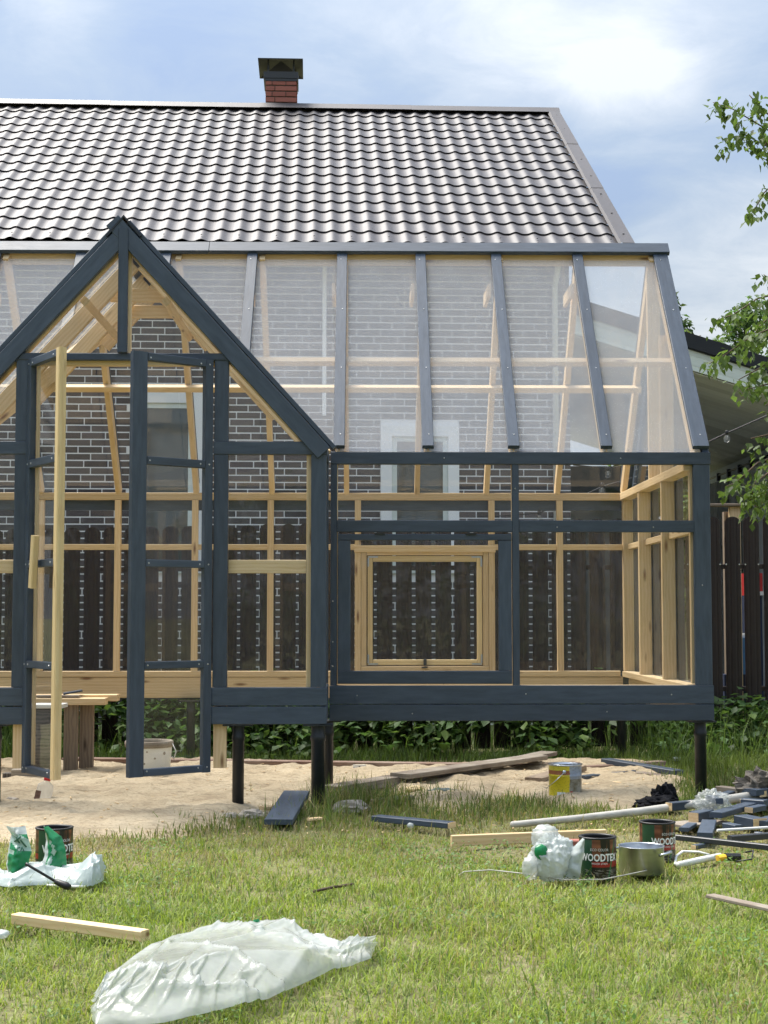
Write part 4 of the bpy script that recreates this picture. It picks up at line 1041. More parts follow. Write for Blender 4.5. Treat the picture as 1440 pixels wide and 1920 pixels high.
def clover():
    n = 26000; x = rng.uniform(-2.6, 2.8, n); y = rng.uniform(3.8, 7.6, n); d = fbm(x*2.3+9, y*2.3, 88, 4); k = (d > .56) & (np.abs(x) < .3*y+.5); x, y = x[k], y[k]; n = len(x)
    C = np.stack([x, y, rng.uniform(.012, .042, n)], -1); t_ = np.array((.13, .22, .06))*rng.uniform(.6, 1.4, (n, 1))
    tag(link('clover', leaves_mesh('clover', C, .016, t_, droop=.05), 'foliage'), 'small clover leaves in patches among the lawn grass', 'clover', kind='stuff')
clover()
def tall_grass():
    X = []; Yy = []; L = []; T = []
    def tuft(px, py, n, r, h, col, sp=1.0):
        c = gnd(px, py); X.append(rng.normal(c.x, r, n)); Yy.append(rng.normal(c.y, r*sp, n)); L.append(rng.uniform(.35, 1.05, n)*h)
        T.append(np.array(col)*rng.uniform(.6, 1.4, (n, 1)))
    G1, G2, G3 = (.12, .17, .045), (.17, .225, .055), (.27, .235, .11)
    for px, py, n, r, h in ((375, 1552, 110, .10, .11), (420, 1545, 160, .12, .12), (350, 1560, 90, .12, .09), (470, 1546, 200, .16, .10), (540, 1545, 200, .14, .11), (590, 1535, 240, .10, .20), (625, 1520, 260, .10, .22), (650, 1510, 300, .13, .26),
                            (690, 1508, 320, .16, .24), (735, 1512, 300, .15, .22), (700, 1525, 260, .2, .14), (640, 1545, 260, .18, .11), (780, 1530, 260, .18, .15), (840, 1540, 220, .2, .12), (900, 1520, 240, .16, .16), (940, 1522, 260, .16, .16), (985, 1530, 260, .16, .14),
                            (1010, 1512, 200, .10, .15), (1120, 1528, 240, .12, .14), (1160, 1535, 220, .14, .11), (215, 1568, 90, .16, .07), (150, 1572, 70, .15, .06), (300, 1558, 110, .15, .08), (60, 1570, 60, .15, .07), (330, 1545, 40, .06, .14), (670, 1475, 70, .10, .16), (845, 1505, 120, .14, .15), (1180, 1500, 60, .08, .10), (800, 1500, 60, .1, .2), (880, 1495, 50, .08, .2), (760, 1480, 40, .06, .22), (465, 1500, 14, .03, .2), (1290, 1482, 240, .12, .16), (1340, 1480, 300, .16, .18)):
        tuft(px, py, int(n*.55), r, h*.8, G1 if random.random() < .45 else G2)
        tuft(px, py, n//4, r, h*.85, G3)
    # rough grass to the right and along the fence
    def strip(n, x0, x1, y0, y1, h0, h1, col):
        xx = rng.uniform(x0, x1, n); yy = rng.uniform(y0, y1, n); k = rng.uniform(0, 1, n) < np.clip(fbm(xx*3, yy*3, 60)*2.2-.4, .1, 1); xx, yy = xx[k], yy[k]
        X.append(xx); Yy.append(yy); L.append(rng.uniform(h0, h1, len(xx))*(.6+.8*fbm(xx*2, yy*2, 61))); T.append(np.array(col)*rng.uniform(.6, 1.4, (len(xx), 1)))
    strip(14000, 1.9, 4.4, 9.0, 12.6, .05, .14, (.15, .20, .05)); strip(2600, 2.2, 4.2, 11.9, 12.9, .15, .5, (.12, .18, .05))
    strip(15000, -4.2, 2.6, 11.7, 12.7, .05, .15, (.10, .155, .04)); strip(700, -4.2, 2.6, 12.2, 12.88, .2, .48, (.10, .15, .04))
    strip(9000, -4.4, 4.6, 13.02, 14.0, .12, .5, (.085, .14, .04))
    strip(6000, 2.2, 4.4, 8.0, 9.6, .05, .12, (.14, .18, .05)); strip(5000, -4.5, -2.3, 11.7, 12.9, .1, .4, (.085, .14, .035))
    x, y, l, t_ = np.concatenate(X), np.concatenate(Yy), np.concatenate(L), np.concatenate(T); n = len(x)
    me = blades('tall_grass', x, y, np.zeros(n)-.01, l, rng.uniform(.0018, .0042, n), np.abs(rng.normal(.5, .32, n)), t_)
    tag(link('tall_grass', me, 'grass_blades'), 'tall green grass tufts round the piles and along the fence foot', 'grass', kind='stuff')
tall_grass()
def weeds():
    n = 11000; x = rng.uniform(-4.3, 4.2, n); y = 12.84-rng.gamma(2.0, .13, n); k = y > 11.95; x, y = x[k], y[k]
    hmax = np.where(x > 2.2, .34, .56)+.28*(fbm(x*1.3, x*0+3, 70)-.4)
    z = rng.uniform(.02, 1, len(x))**.8*np.maximum(hmax*(1.2-(12.84-y)*1.35), .03)
    dens = fbm(x*1.9+5, z*2.4, 73); k = dens > .40; C = np.stack([x, y, np.maximum(z, .03)], -1)[k]; n = len(C)
    tint = np.array((.068, .125, .042))*rng.uniform(.55, 1.7, (n, 1)); hl = rng.uniform(0, 1, n) < .18; tint[hl] = np.array((.15, .23, .065))
    me = leaves_mesh('weeds', C, .088, tint, droop=.30)
    tag(link('weeds', me, 'foliage'), 'broad-leaved green weeds growing along the foot of the fence', 'weeds', kind='stuff')
weeds()

# belt of trees behind the viewer (the glass mirrors it)
def tree_belt():
    blobs = []; rr = random.Random(5)
    for k in range(46): x = -22+k*.98+rr.uniform(-.4, .4); blobs += [(x, -15+rr.uniform(-1.5, 1.5), 1.0+rr.uniform(-.2, .5), 1.2), (x+.4, -15.5, 2.4+rr.uniform(-.5, 1.1), 1.0)]
    C = crown_points(16000, blobs); t_ = np.array((.055, .09, .03))*rng.uniform(.5, 1.5, (16000, 1))
    tag(link('tree_belt', leaves_mesh('tree_belt', C, .34, t_), 'foliage'), 'belt of garden trees mirrored faintly in the glass panes', 'trees', kind='stuff')
tree_belt()

# ------------------------------------------------------------------ things lying about
def lay(name, A, B, w, t, mat, label, cat, z=.0, zb=None, group=None, raw=None, parent=None, ch=.003):
    """a board lying on the ground between two measured points; raw = which end shows bare wood"""
    a, b = gnd(*A), gnd(*B); a.z = z+t/2+.008; b.z = (z if zb is None else zb)+t/2+.008
    if raw is None:
        o = beam(name, a, b, t, w, mat, None, ch=ch)
        if parent: set_parent(o, parent)
        else: tag(o, label, cat, group)
        return o
    th_ = thing(name, (a+b)/2-Vector((0, 0, t/2)), label, cat, group)
    dlt = (b-a).normalized()*.004
    beam('board_body', a+dlt, b-dlt, t, w, mat, th_, ch=ch)
    for e in raw:
        p, q = (a, a+dlt*.9) if e == 'A' else (b-dlt*.9, b); beam('cut_end', p, q, t-.003, w-.003, 'pine', th_, ch=.001)
    return th_
def text_geo(txt, size, bold=0.0):
    cu = bpy.data.curves.new('lettering', 'FONT'); cu.body = txt; cu.size = size; cu.align_x = 'CENTER'; cu.resolution_u = 2; cu.offset = bold
    ob = bpy.data.objects.new('lettering', cu); COL.objects.link(ob); dg = bpy.context.evaluated_depsgraph_get(); dg.update()
    me = bpy.data.meshes.new_from_object(ob.evaluated_get(dg)); V = [v.co.copy() for v in me.vertices]; F = [tuple(p.vertices) for p in me.polygons]
    bpy.data.objects.remove(ob); bpy.data.curves.remove(cu); bpy.data.meshes.remove(me); return V, F
def text_on_can(txt, size, r, z, ang, mat, parent, C, bold=0.0, sx=1.0):
    V, F = text_geo(txt, size, bold); out = []
    for v in V:
        a = ang+v.x*sx/r; out.append((C.x+r*math.cos(a), C.y+r*math.sin(a), C.z+z+v.y))
    return link('lettering', mesh('lettering', out, F), mat, parent)
painted('print_white', (.82, .82, .80), .5, .3, .05)
painted('print_red', (.5, .02, .025), .5, .3, .05)

def can_label(name, kind):
    m, t, b = new_mat(name); v = objco(t); sp_ = t.node('ShaderNodeSeparateXYZ'); t.l.new(v, sp_.inputs[0]); X, Y, Z = sp_.outputs
    ang = t.math('ARCTAN2', Y, X)                            # -pi..pi
    n = t.noise(v, 22, 4, .6, .4); z = t.math('ADD', Z, t.math('MULTIPLY', n, .004))
    if kind == 'woodtex':
        pl = t.node('ShaderNodeTexWave', bands_direction='Z', i_Scale=9.0, i_Distortion=1.5, i_Detail=2); t.l.new(v, pl.inputs[0])
        woodc = t.mix(pl.outputs[1], (.27, .095, .05), (.13, .045, .025))
        c = t.mix(t.ramp(t.math('DIVIDE', z, .19), [(.0, 1.0), (.47, 1.0), (.475, 0.0)], 'CONSTANT'), woodc, (.022, .016, .014))
        red = t.math('MULTIPLY', t.math('GREATER_THAN', z, .060), t.math('LESS_THAN', z, .083)); c = t.mix(red, c, (.34, .02, .02))
        gr = t.math('COMPARE', ang, -2.45, .42); c = t.mix(gr, c, (.02, .075, .035))
        gr2 = t.math('COMPARE', t.math('ADD', ang, t.math('MULTIPLY', z, -3.0)), -1.15, .05); c = t.mix(gr2, c, (.03, .16, .06))
        txtn = t.noise(t.mapping(v, (60, 60, 260)), 1.0, 2, .5); fine = t.math('MULTIPLY', t.math('LESS_THAN', z, .05), t.math('GREATER_THAN', txtn, .56)); c = t.mix(t.math('MULTIPLY', fine, .5), c, (.4, .38, .35))
        drip = t.noise(t.mapping(v, (38, 38, 2.2)), 1.0, 3, .5, .2)
        dm = t.math('MULTIPLY', t.ramp(drip, [(.54, 0.0), (.60, 1.0)]), t.math('GREATER_THAN', t.math('ADD', Z, t.math('MULTIPLY', drip, .14)), .165)); c = t.mix(dm, c, (.012, .011, .011))
    else:
        c = t.ramp(t.math('DIVIDE', Z, .215), [(.0, (.62, .50, .02)), (.68, (.62, .50, .02)), (.70, (.30, .10, .03)), (.80, (.30, .10, .03)), (.82, (.66, .56, .06))], 'CONSTANT')
        im = t.math('GREATER_THAN', t.math('ADD', ang, t.math('MULTIPLY', n, .2)), -1.32); im2 = t.mix(t.ramp(n, [(.35, 0.0), (.65, 1.0)]), (.10, .085, .04), (.30, .30, .26))
        im2 = t.mix(t.math('GREATER_THAN', Z, .125), im2, t.mix(n, (.12, .16, .25), (.5, .55, .6))); c = t.mix(im, c, im2)
        txtn = t.noise(t.mapping(v, (70, 70, 300)), 1.0, 2, .5); fine = t.math('GREATER_THAN', txtn, .60); c = t.mix(t.math('MULTIPLY', fine, .45), c, (.14, .11, .03))
    t.l.new(c, b.inputs['Base Color']); b.inputs['Roughness'].default_value = .35
can_label('label_woodtex', 'woodtex'); can_label('label_yellow', 'yellow')
def lathe_obj(name, prof, mat, parent, C, n=32, rz=0.0, tilt=None):
    m = MB(); m.lathe(prof, n); M = Matrix.Translation(C) @ (tilt or Matrix.Identity(4)) @ Matrix.Rotation(rz, 4, 'Z'); return m.build(name, mat, parent, True, M)
def paint_can(pxc, r, h, rz, label, txt_ang):
    C = gnd(*pxc); C.z = .004; c = thing('paint_can', C, label, 'paint can', 'empty wood-stain cans')
    lathe_obj('body', [(.001, 0), (r*.985, 0), (r, .004), (r, h-.008)], 'label_woodtex', c, C, rz=rz)
    lathe_obj('rim', [(r, h-.008), (r+.003, h-.004), (r+.002, h), (r-.010, h), (r-.012, h-.006), (r-.008, h-.02)], 'black_plastic', c, C)
    lathe_obj('inside', [(r-.008, h-.012), (r-.008, .02), (.001, .02)], 'paint_crust', c, C)
    text_on_can('WOODTEX', h*.235, r+.0012, h*.47, txt_ang, 'print_white', c, C, .0012, .78)
    text_on_can('ECO COLOR', h*.085, r+.0012, h*.70, txt_ang, 'print_white', c, C, .0, .9)
    text_on_can('WOOD STAIN', h*.06, r+.0014, h*.39, txt_ang, 'print_white', c, C, .0, 1.0)
    return c
paint_can((1121, 1649), .078, .178, .0, 'open wood-stain can with black drips beside the white bag', -1.62)
paint_can((1233, 1616), .080, .178, .12, 'open wood-stain can behind the steel pot', -1.02)
paint_can((101, 1634), .080, .188, .5, 'dark wood-stain can behind the green shopping bag', -.93)
# yellow can
C = gnd(1060, 1501); C.z = .01; c = thing('paint_can', C, 'yellow tin can with wire handle standing on the sand', 'paint can'); r, h = .1, .212
lathe_obj('body', [(.001, 0), (r*.97, 0), (r, .006), (r, .02), (r*.985, .023), (r*.985, h*.66), (r, h*.67), (r, h*.68), (r*.985, h*.69), (r*.985, h-.014), (r, h-.01)], 'label_yellow', c, C, 36)
lathe_obj('rim', [(r, h-.01), (r+.004, h-.005), (r+.002, h), (r-.012, h-.002), (r-.014, h-.012)], 'steel', c, C)
lathe_obj('inside', [(r-.012, h-.010), (r-.012, .02), (.001, .02)], 'paint_crust', c, C)
m = MB(); an = -1.75; p0 = C+Vector((r*math.cos(an), r*math.sin(an), h*.80)); m.lathe([(.012, 0), (.011, .006), (.001, .008)], 10, Matrix.Translation(p0) @ Matrix.Rotation(math.pi/2, 4, 'X')); m.build('handle_lug', 'steel', c, True)
m = MB(); m.tube([p0+Vector((0, -.008, 0)), p0+Vector((-.05, -.02, -.045)), p0+Vector((-.105, .0, -.095)), p0+Vector((-.115, .06, -.10))], .0022, 6); m.build('wire_handle', 'steel', c, True)
def can_patch(name, a0, a1, z0, z1, mat):
    n = 6; V = []; F = []
    for i in range(n+1):
        a = a0+(a1-a0)*i/n; V += [(C.x+(r+.0012)*math.cos(a), C.y+(r+.0012)*math.sin(a), C.z+z0), (C.x+(r+.0012)*math.cos(a), C.y+(r+.0012)*math.sin(a), C.z+z1)]
    for i in range(n): F.append((2*i, 2*i+2, 2*i+3, 2*i+1))
    link(name, mesh(name, V, F), mat, c)
can_patch('sticker', -2.2, -1.7, .022, .05, 'print_white')
m = MB(); an = -1.33; m.lathe([(.014, 0), (.001, .001)], 14, Matrix.Translation(C+Vector(((r+.001)*math.cos(an), (r+.001)*math.sin(an), .042))) @ Matrix.Rotation(an+math.pi/2, 4, 'Z') @ Matrix.Rotation(math.pi/2, 4, 'X')); m.build('round_mark', 'print_red', c)
# steel pot
C = gnd(1203, 1640); C.z = .006; c = thing('cooking_pot', C, 'battered stainless steel pot with side handle among the cans', 'pot'); r, h = .096, .118
lathe_obj('body', [(.001, 0), (r-.008, 0), (r, .008), (r, h-.003), (r+.004, h), (r-.003, h), (r-.004, h-.004), (r-.004, .012), (.001, .012)], 'steel', c, C, 40)
for sgn in (1, -1):
    a = -.55 if sgn > 0 else -.55+math.pi; u = Vector((math.cos(a), math.sin(a), 0)); w = Vector((-u.y, u.x, 0)); b0 = C+u*r+Vector((0, 0, h-.03))
    m = MB(); m.tube([b0+w*.045, b0+w*.042+u*.022+Vector((0, 0, .006)), b0+u*.032+Vector((0, 0, .008)), b0-w*.042+u*.022+Vector((0, 0, .006)), b0-w*.045], .006, 8); m.build('handle', 'steel', c, True)
# bucket
C = gnd(279, 1463); C.z = .0; c = thing('plaster_bucket', C, 'dirty white plastic bucket with grey rim behind the open door', 'bucket')
lathe_obj('body', [(.001, 0), (.132, 0), (.136, .006), (.155, .235)], 'white_plastic', c, C, 40); lathe_obj('rim', [(.155, .225), (.164, .227), (.164, .262), (.158, .268), (.148, .268), (.145, .25), (.13, .03), (.001, .03)], 'timber_grey', c, C, 40)
m = MB(); m.tube([C+Vector((.16, -.03, .25)), C+Vector((.19, -.06, .2)), C+Vector((.175, -.05, .15)), C+Vector((.16, -.03, .16))], .004, 6); m.build('handle', 'white_plastic', c, True)
for k in range(9):
    a = random.uniform(-2.4, -.5); z = random.uniform(.05, .21); rr_ = .136+.019*(z/.235)+.001; m = MB(); m.lathe([(random.uniform(.006, .013), 0), (.001, .002)], 7, Matrix.Translation(C+Vector((rr_*math.cos(a), rr_*math.sin(a), z))) @ Matrix.Rotation(a+math.pi/2, 4, 'Z') @ Matrix.Rotation(math.pi/2, 4, 'X')); m.build('splash', 'lump_stone', c)
# bottle
C = gnd(77, 1511); C.z = .0; c = thing('plastic_bottle', C, 'clear plastic bottle with red cap leaning in the sand', 'bottle'); tl_ = Matrix.Rotation(.2, 4, 'Y') @ Matrix.Rotation(-.1, 4, 'X')
m = MB(); V = []; F = []
prof = [(.036, .0), (.040, .008), (.040, .10), (.036, .125), (.018, .142), (.016, .150)]
for rr_, z in prof: V += [(sx_*rr_*(1.15 if z < .13 else 1), sy_*rr_*.85, z) for sx_, sy_ in ((-1, -.6), (-.6, -1), (.6, -1), (1, -.6), (1, .6), (.6, 1), (-.6, 1), (-1, .6))]
for i in range(len(prof)-1):
    for k in range(8): F.append((i*8+k, i*8+(k+1) % 8, i*8+8+(k+1) % 8, i*8+8+k))
F.append(tuple(range(7, -1, -1))); m.add(V, F); m.build('bottle_body', 'bottle_plastic', c, True, Matrix.Translation(C) @ tl_)
lathe_obj('cap', [(.020, .148), (.021, .166), (.018, .169), (.001, .169)], 'red_plastic', c, C, 18, 0, tl_)
m = MB(); m.box(-.044, -.012, -.0355, -.0352, .03, .085); m.build('bottle_label', 'timber_red', c, M=Matrix.Translation(C) @ tl_)

# crumpled plastic
from mathutils import noise as mnoise
CD = [(Vector(rng.normal(0, 1, 3)).normalized(), f, rng.uniform(0, 1)) for f in (6, 9, 13, 19, 28) for _ in range(2)]
def crease(p, k=1.0):
    s_ = 0; q = p+mnoise.noise_vector(p*5)*.05
    for d, f, ph in CD:
        x = (q.dot(d)*f*k+ph) % 1.0; s_ += (abs(x-.5)*4-1)/f
    return s_
import bmesh
def rid(x, w=.22): return max(0.0, 1-abs((x % 1.0)-.5)/w)**1.3      # one narrow crease per period
def tri(x): x = x % 1.0; return abs(x-.5)*4-1
def crumple_ball(name, C, rx, ry, rz_, mat, parent, amp=.5, sub=4, k=1.0, flat=True):
    bm = bmesh.new(); bmesh.ops.create_icosphere(bm, subdivisions=sub, radius=1.0)
    for v in bm.verts:
        n_ = v.co.normalized(); w = mnoise.noise_vector(n_*1.6+C*3); w2 = mnoise.noise_vector(n_*4+C*5)
        f = 0.0
        for q, (d, _f, ph) in enumerate(CD): f += tri(n_.dot(d)*(.7+.42*q)*k+ph+w.x*.45+w2.y*.18)*(.13, .11, .09, .075, .06, .05, .04, .035, .03, .025)[q]
        if mat.startswith('film'):
            f = mnoise.noise(n_*1.8+C*3)*.14
            for q, (d, _f, ph) in enumerate(CD): f += rid(n_.dot(d)*(1.0+.45*q)*k+ph+w.x*.5+w2.y*.22, .17)*(.10, .09, .085, .08, .07, .06, .055, .05, .04, .04)[q]
            f = f*1.6-.25
        f = 1+amp*f; q = Vector((n_.x*rx*f, n_.y*ry*f, n_.z*rz_*f))+C
        if flat: q.z = max(q.z, .006)
        v.co = q
    me = bpy.data.meshes.new(name); bm.to_mesh(me); bm.free()
    if mat.startswith('film'): me.polygons.foreach_set('use_smooth', [True]*len(me.polygons))
    return link(name, me, mat, parent)
def poly_at(pl, v):
    f = v*(len(pl)-1); i = min(int(f), len(pl)-2); f -= i; return (pl[i][0]*(1-f)+pl[i+1][0]*f, pl[i][1]*(1-f)+pl[i+1][1]*f)
def flap_fn(left, right, Y, bow=.04, k=1.0, lean=.0):
    def S_(u, v, off=0.0):
        a, b = poly_at(left, v), poly_at(right, v); x, y = a[0]*(1-u)+b[0]*u, a[1]*(1-u)+b[1]*u
        p = at(x, y, Y); cr = crease(Vector((p.x*1.3, .4, p.z*1.3)), k)
        p.y += -bow*math.sin(math.pi*u)+cr*.05+lean*v-off; return p
    return S_
def flap(name, S_, nu, nv, mats, pick, parent, th=.0015):
    V = [S_(i/nu, j/nv) for j in range(nv+1) for i in range(nu+1)]; F = []; mi = []
    for j in range(nv):
        for i in range(nu): a = j*(nu+1)+i; F.append((a, a+1, a+nu+2, a+nu+1)); mi.append(pick((i+.5)/nu, (j+.5)/nv))
    nb = len(V); V += [v+Vector((0, th, 0)) for v in V]; F += [tuple(nb+q for q in reversed(f)) for f in F]; mi += mi
    me = mesh(name, V, F, True)
    for m_ in mats: me.materials.append(MATS[m_])
    me.polygons.foreach_set('material_index', mi); o = bpy.data.objects.new(name, me); COL.objects.link(o); set_parent(o, parent); return o
def tri(x): x = x % 1.0; return abs(x-.5)*4-1
def folds(u, v, p, k=1.0):
    """soft film with long narrow creases and a few crumpled spots"""
    w = mnoise.noise_vector(p*1.9); w2 = mnoise.noise_vector(p*4.5+Vector((4, 4, 4)))
    base = mnoise.noise(p*3.2)*.014+mnoise.noise(p*8)*.003
    a = rid(v*1.7*k+u*.35+w.x*.55)*.013+rid(v*2.7*k-u*.8+w.y*.7+.3, .14)*.010+rid(v*1.3*k+u*1.9+w.z*.8+.6, .1)*.012
    m_ = max(0.0, mnoise.noise(p*2.4+Vector((9, 0, 1)))+.10)
    b = rid(u*3.1*k+v*2.4+w2.x*.9, .16)*.016+rid(u*4.3*k-v*3.6+w2.y*1.1, .14)*.013+rid((u-v)*6.7*k+w2.z*1.2, .14)*.008
    return base+a+b*min(1.2, m_*2.8)
def loft_sheet(name, st, mat, parent, n_u=90, n_v=34, z0=.035, amp=1.0, k=1.0, bias=.75):
    A = [gnd(*s[0]) for s in st]; B = [gnd(*s[1]) for s in st]; Hh = [s[2] for s in st]; V = []; F = []
    for i in range(n_u+1):
        f = i/n_u*(len(st)-1); j = min(int(f), len(st)-2); f -= j
        f2 = f*f*(3-2*f)*.5+f*.5
        a, b, h = A[j].lerp(A[j+1], f), B[j].lerp(B[j+1], f), Hh[j]*(1-f2)+Hh[j+1]*f2
        for q in range(n_v+1):
            v = q/n_v; p = a.lerp(b, v); edge = min(1, 6*v+.3, 6*(1-v)+.3, 8*i/n_u+.15, 8*(1-i/n_u)+.15)
            fo = folds(i/n_u*2.2, v, p, k)*amp
            p.z = z0+h*math.sin(math.pi*v**bias)**.8+fo*edge
            p.x += fo*.5; p.y += fo*.4; p.z = max(p.z, .012); V.append(p)
    w = n_v+1
    for i in range(n_u):
        for q in range(n_v): a = i*w+q; F.append((a, a+w, a+w+1, a+1))
    return link(name, mesh(name, V, F, True), mat, parent)
# big clear sheet in the foreground
C = gnd(420, 1840); sh = thing('plastic_sheet', C, 'large crumpled clear plastic sheet lying on the lawn in the foreground', 'plastic sheet')
loft_sheet('film', [((170, 1912), (176, 1890), .02), ((178, 1950), (190, 1868), .04), ((300, 1942), (235, 1832), .068), ((400, 1920), (300, 1788), .08), ((500, 1898), (395, 1764), .078), ((575, 1862), (478, 1760), .09), ((618, 1842), (530, 1790), .055),
                    ((655, 1836), (600, 1806), .03), ((690, 1822), (650, 1788), .03), ((708, 1786), (700, 1776), .012)], 'film_clear', sh, 250, 96, .034, 1.15)
m = MB(); p = at(487, 1733, 5.25); loftp = flap_fn([(478, 1752), (470, 1735), (476, 1724)], [(500, 1750), (492, 1733), (484, 1722)], 5.22, .01); flap('green_corner', loftp, 6, 8, ['film_green'], lambda u, v: 0, sh)
# white bag by the cans
C = gnd(1040, 1655); C.z = 0; bg_ = thing('plastic_bag', C, 'crumpled white plastic bag left of the wood-stain can', 'plastic bag')
crumple_ball('bag_body', C+Vector((-.005, 0, .10)), .098, .09, .10, 'film_bag', bg_, .55, 5, 1.0); crumple_ball('bag_top', C+Vector((-.035, .02, .185)), .06, .055, .055, 'film_bag_thin', bg_, .5, 4, 1.2); crumple_ball('bag_tail', C+Vector((-.10, -.01, .065)), .04, .05, .055, 'film_bag_thin', bg_, .7, 3, 1.5)
S_ = flap_fn([(1052, 1640), (1062, 1610), (1075, 1590), (1092, 1571)], [(1084, 1650), (1090, 1620), (1094, 1595), (1096, 1572)], C.y-.05, .02); flap('bag_corner', S_, 12, 18, ['film_bag'], lambda u, v: 0, bg_)
crumple_ball('green_print', C+Vector((-.062, -.055, .135)), .030, .02, .032, 'film_green', bg_, .3, 3, 1.5)
# green and white shopping bag
C = gnd(95, 1660); C.z = 0; sb = thing('shopping_bag', C, 'torn green and white shopping bag spread in front of the dark can', 'shopping bag')
loft_sheet('bag_body', [((-40, 1668), (-35, 1650), .02), ((15, 1678), (8, 1655), .025), ((52, 1674), (55, 1648), .055), ((100, 1672), (100, 1648), .045), ((140, 1677), (140, 1650), .05), ((170, 1676), (172, 1650), .10), ((184, 1670), (190, 1650), .085), ((195, 1662), (197, 1648), .03)],
           'film_bluewhite', sb, 150, 60, .028, 1.0, 1.0, .8)
SA = flap_fn([(18, 1652), (8, 1622), (12, 1592), (15, 1568), (4, 1552)], [(34, 1645), (52, 1622), (57, 1600), (50, 1575), (40, 1553)], 6.42, .05, 1.0, .06)
flap('bag_flap', SA, 26, 44, ['film_green', 'film_bag', 'film_print'], lambda u, v: 1 if v > .84 or u < .07 else (2 if (v > .52 and abs(v-.70+(u-.5)*.25) < .17) or (u < .35 and .44 < v < .5) else 0), sb)
SBf = flap_fn([(70, 1640), (84, 1604), (84, 1578), (79, 1549)], [(124, 1632), (122, 1594), (111, 1570), (86, 1551)], 6.46, .05, 1.0, .05)
def pickB(u, v):
    if u < .16+.10*(1-v): return 1
    for (cu_, cv_, w, h_) in ((.42, .62, .13, .07), (.55, .52, .10, .06), (.52, .38, .14, .09), (.40, .22, .12, .11)):
        if abs(u-cu_)/w+abs(v-cv_)/h_ < 1: return 2
    return 0
flap('bag_flap', SBf, 26, 44, ['film_green', 'film_bag', 'film_print'], pickB, sb)
V, F = text_geo('ГА', .3, .012); link('lettering', mesh('lettering', [SA(.62+v.x*.75, .50+v.y*.42+v.x*.10, .006) for v in V], F), 'film_print_dark', sb)
m = MB()
for a, b in (((.30, .66), (.72, .80)), ((.34, .80), (.58, .66)), ((.66, .72), (.84, .60))):
    p = [SA(a[0]+(b[0]-a[0])*i/6, a[1]+(b[1]-a[1])*i/6, .006) for i in range(7)]; m.tube(p, .0035, 5)
m.build('leaf_mark', 'film_print_dark', sb)
a, b, d_ = at(49, 1620, 6.15), at(103, 1652, 6.1), at(131, 1664, 6.08)
tl = thing('rod_tool', gnd(95, 1665), 'thin black rod with a thick black grip lying across the shopping bag', 'tool')
m = MB(); m.tube([a, a.lerp(b, .06), b], [.008, .0055, .0055], 8); m.build('rod', 'black_plastic', tl, True); m = MB(); m.tube([b, b.lerp(d_, .15), b.lerp(d_, .75), d_], [.008, .012, .015, .011], 10); m.build('grip', 'black_plastic', tl, True)

# boards and offcuts
lay('board', (29, 1742), (272, 1776), .045, .036, 'pine', 'bare pine batten lying on the lawn left of the plastic sheet', 'board', .012)
lay('board', (846, 1590), (1135, 1578), .026, .052, 'pine', 'bare pine board on edge behind the white bag', 'board', .0)
lay('board', (1332, 1698), (1465, 1728), .045, .014, 'timber_grey', 'weathered grey lath in the grass at the right edge', 'board', .022)
lay('board', (703, 1546), (848, 1560), .075, .030, 'slate_paint', 'slate painted board with a bare end lying in the worn grass', 'board', .012, raw='B')
lay('board', (522, 1553), (556, 1517), .15, .028, 'slate_paint', 'wide slate painted offcut tilted beside the corner pile', 'board', .01, .07)
lay('board', (490, 1528), (535, 1525), .05, .02, 'pine', 'small bare offcut half in the sand by the tilted slate offcut', 'board', .02)
lay('board', (578, 1549), (602, 1547), .03, .014, 'pine', 'tiny bare chip of wood in the grass before the corner pile', 'wood chip', .02)
lay('timber', (120, 1438), (905, 1450), .11, .062, 'timber_red', 'long reddish weathered timber lying along the back of the sand', 'timber', .0)
lay('timber', (618, 1498), (912, 1458), .13, .055, 'timber_grey', 'grey plank slanting over the sand, nearest of the grey planks', 'timber', .015, .05)
lay('timber', (750, 1484), (1010, 1448), .16, .03, 'timber_grey', 'pale wide plank lying on top of the nearest grey plank', 'timber', .075, .085)
lay('timber', (880, 1452), (1100, 1443), .10, .05, 'timber_red', 'short reddish timber behind the yellow can', 'timber', .0)
lay('timber', (1000, 1478), (1085, 1458), .12, .04, 'pine_old', 'brown plank end leaning behind the yellow can', 'timber', .02, .04)
lay('board', (1135, 1446), (1275, 1462), .09, .035, 'slate_paint', 'long slate painted board lying behind the sand at right', 'board', .05, .02, raw='A')
lay('board', (1090, 1470), (1185, 1458), .07, .03, 'slate_paint', 'slate painted strip right beside the yellow can', 'board', .015)
lay('board', (1190, 1458), (1262, 1468), .09, .016, 'timber_grey', 'thin grey board beneath the long slate board', 'board', .02)
lay('timber', (905, 1462), (1030, 1441), .13, .028, 'timber_grey', 'pale split board running up behind the yellow can', 'timber', .06, .09)
lay('timber', (1098, 1452), (1242, 1441), .08, .05, 'timber_red', 'brown timber under the long slate board', 'timber', .0)
lay('timber', (690, 1512), (770, 1503), .07, .02, 'timber_grey', 'thin grey slat half hidden in the tall tufts', 'timber', .01)
lay('board', (1098, 1484), (1160, 1480), .06, .016, 'pine', 'small bare board on the sand right of the yellow can', 'board', .025)
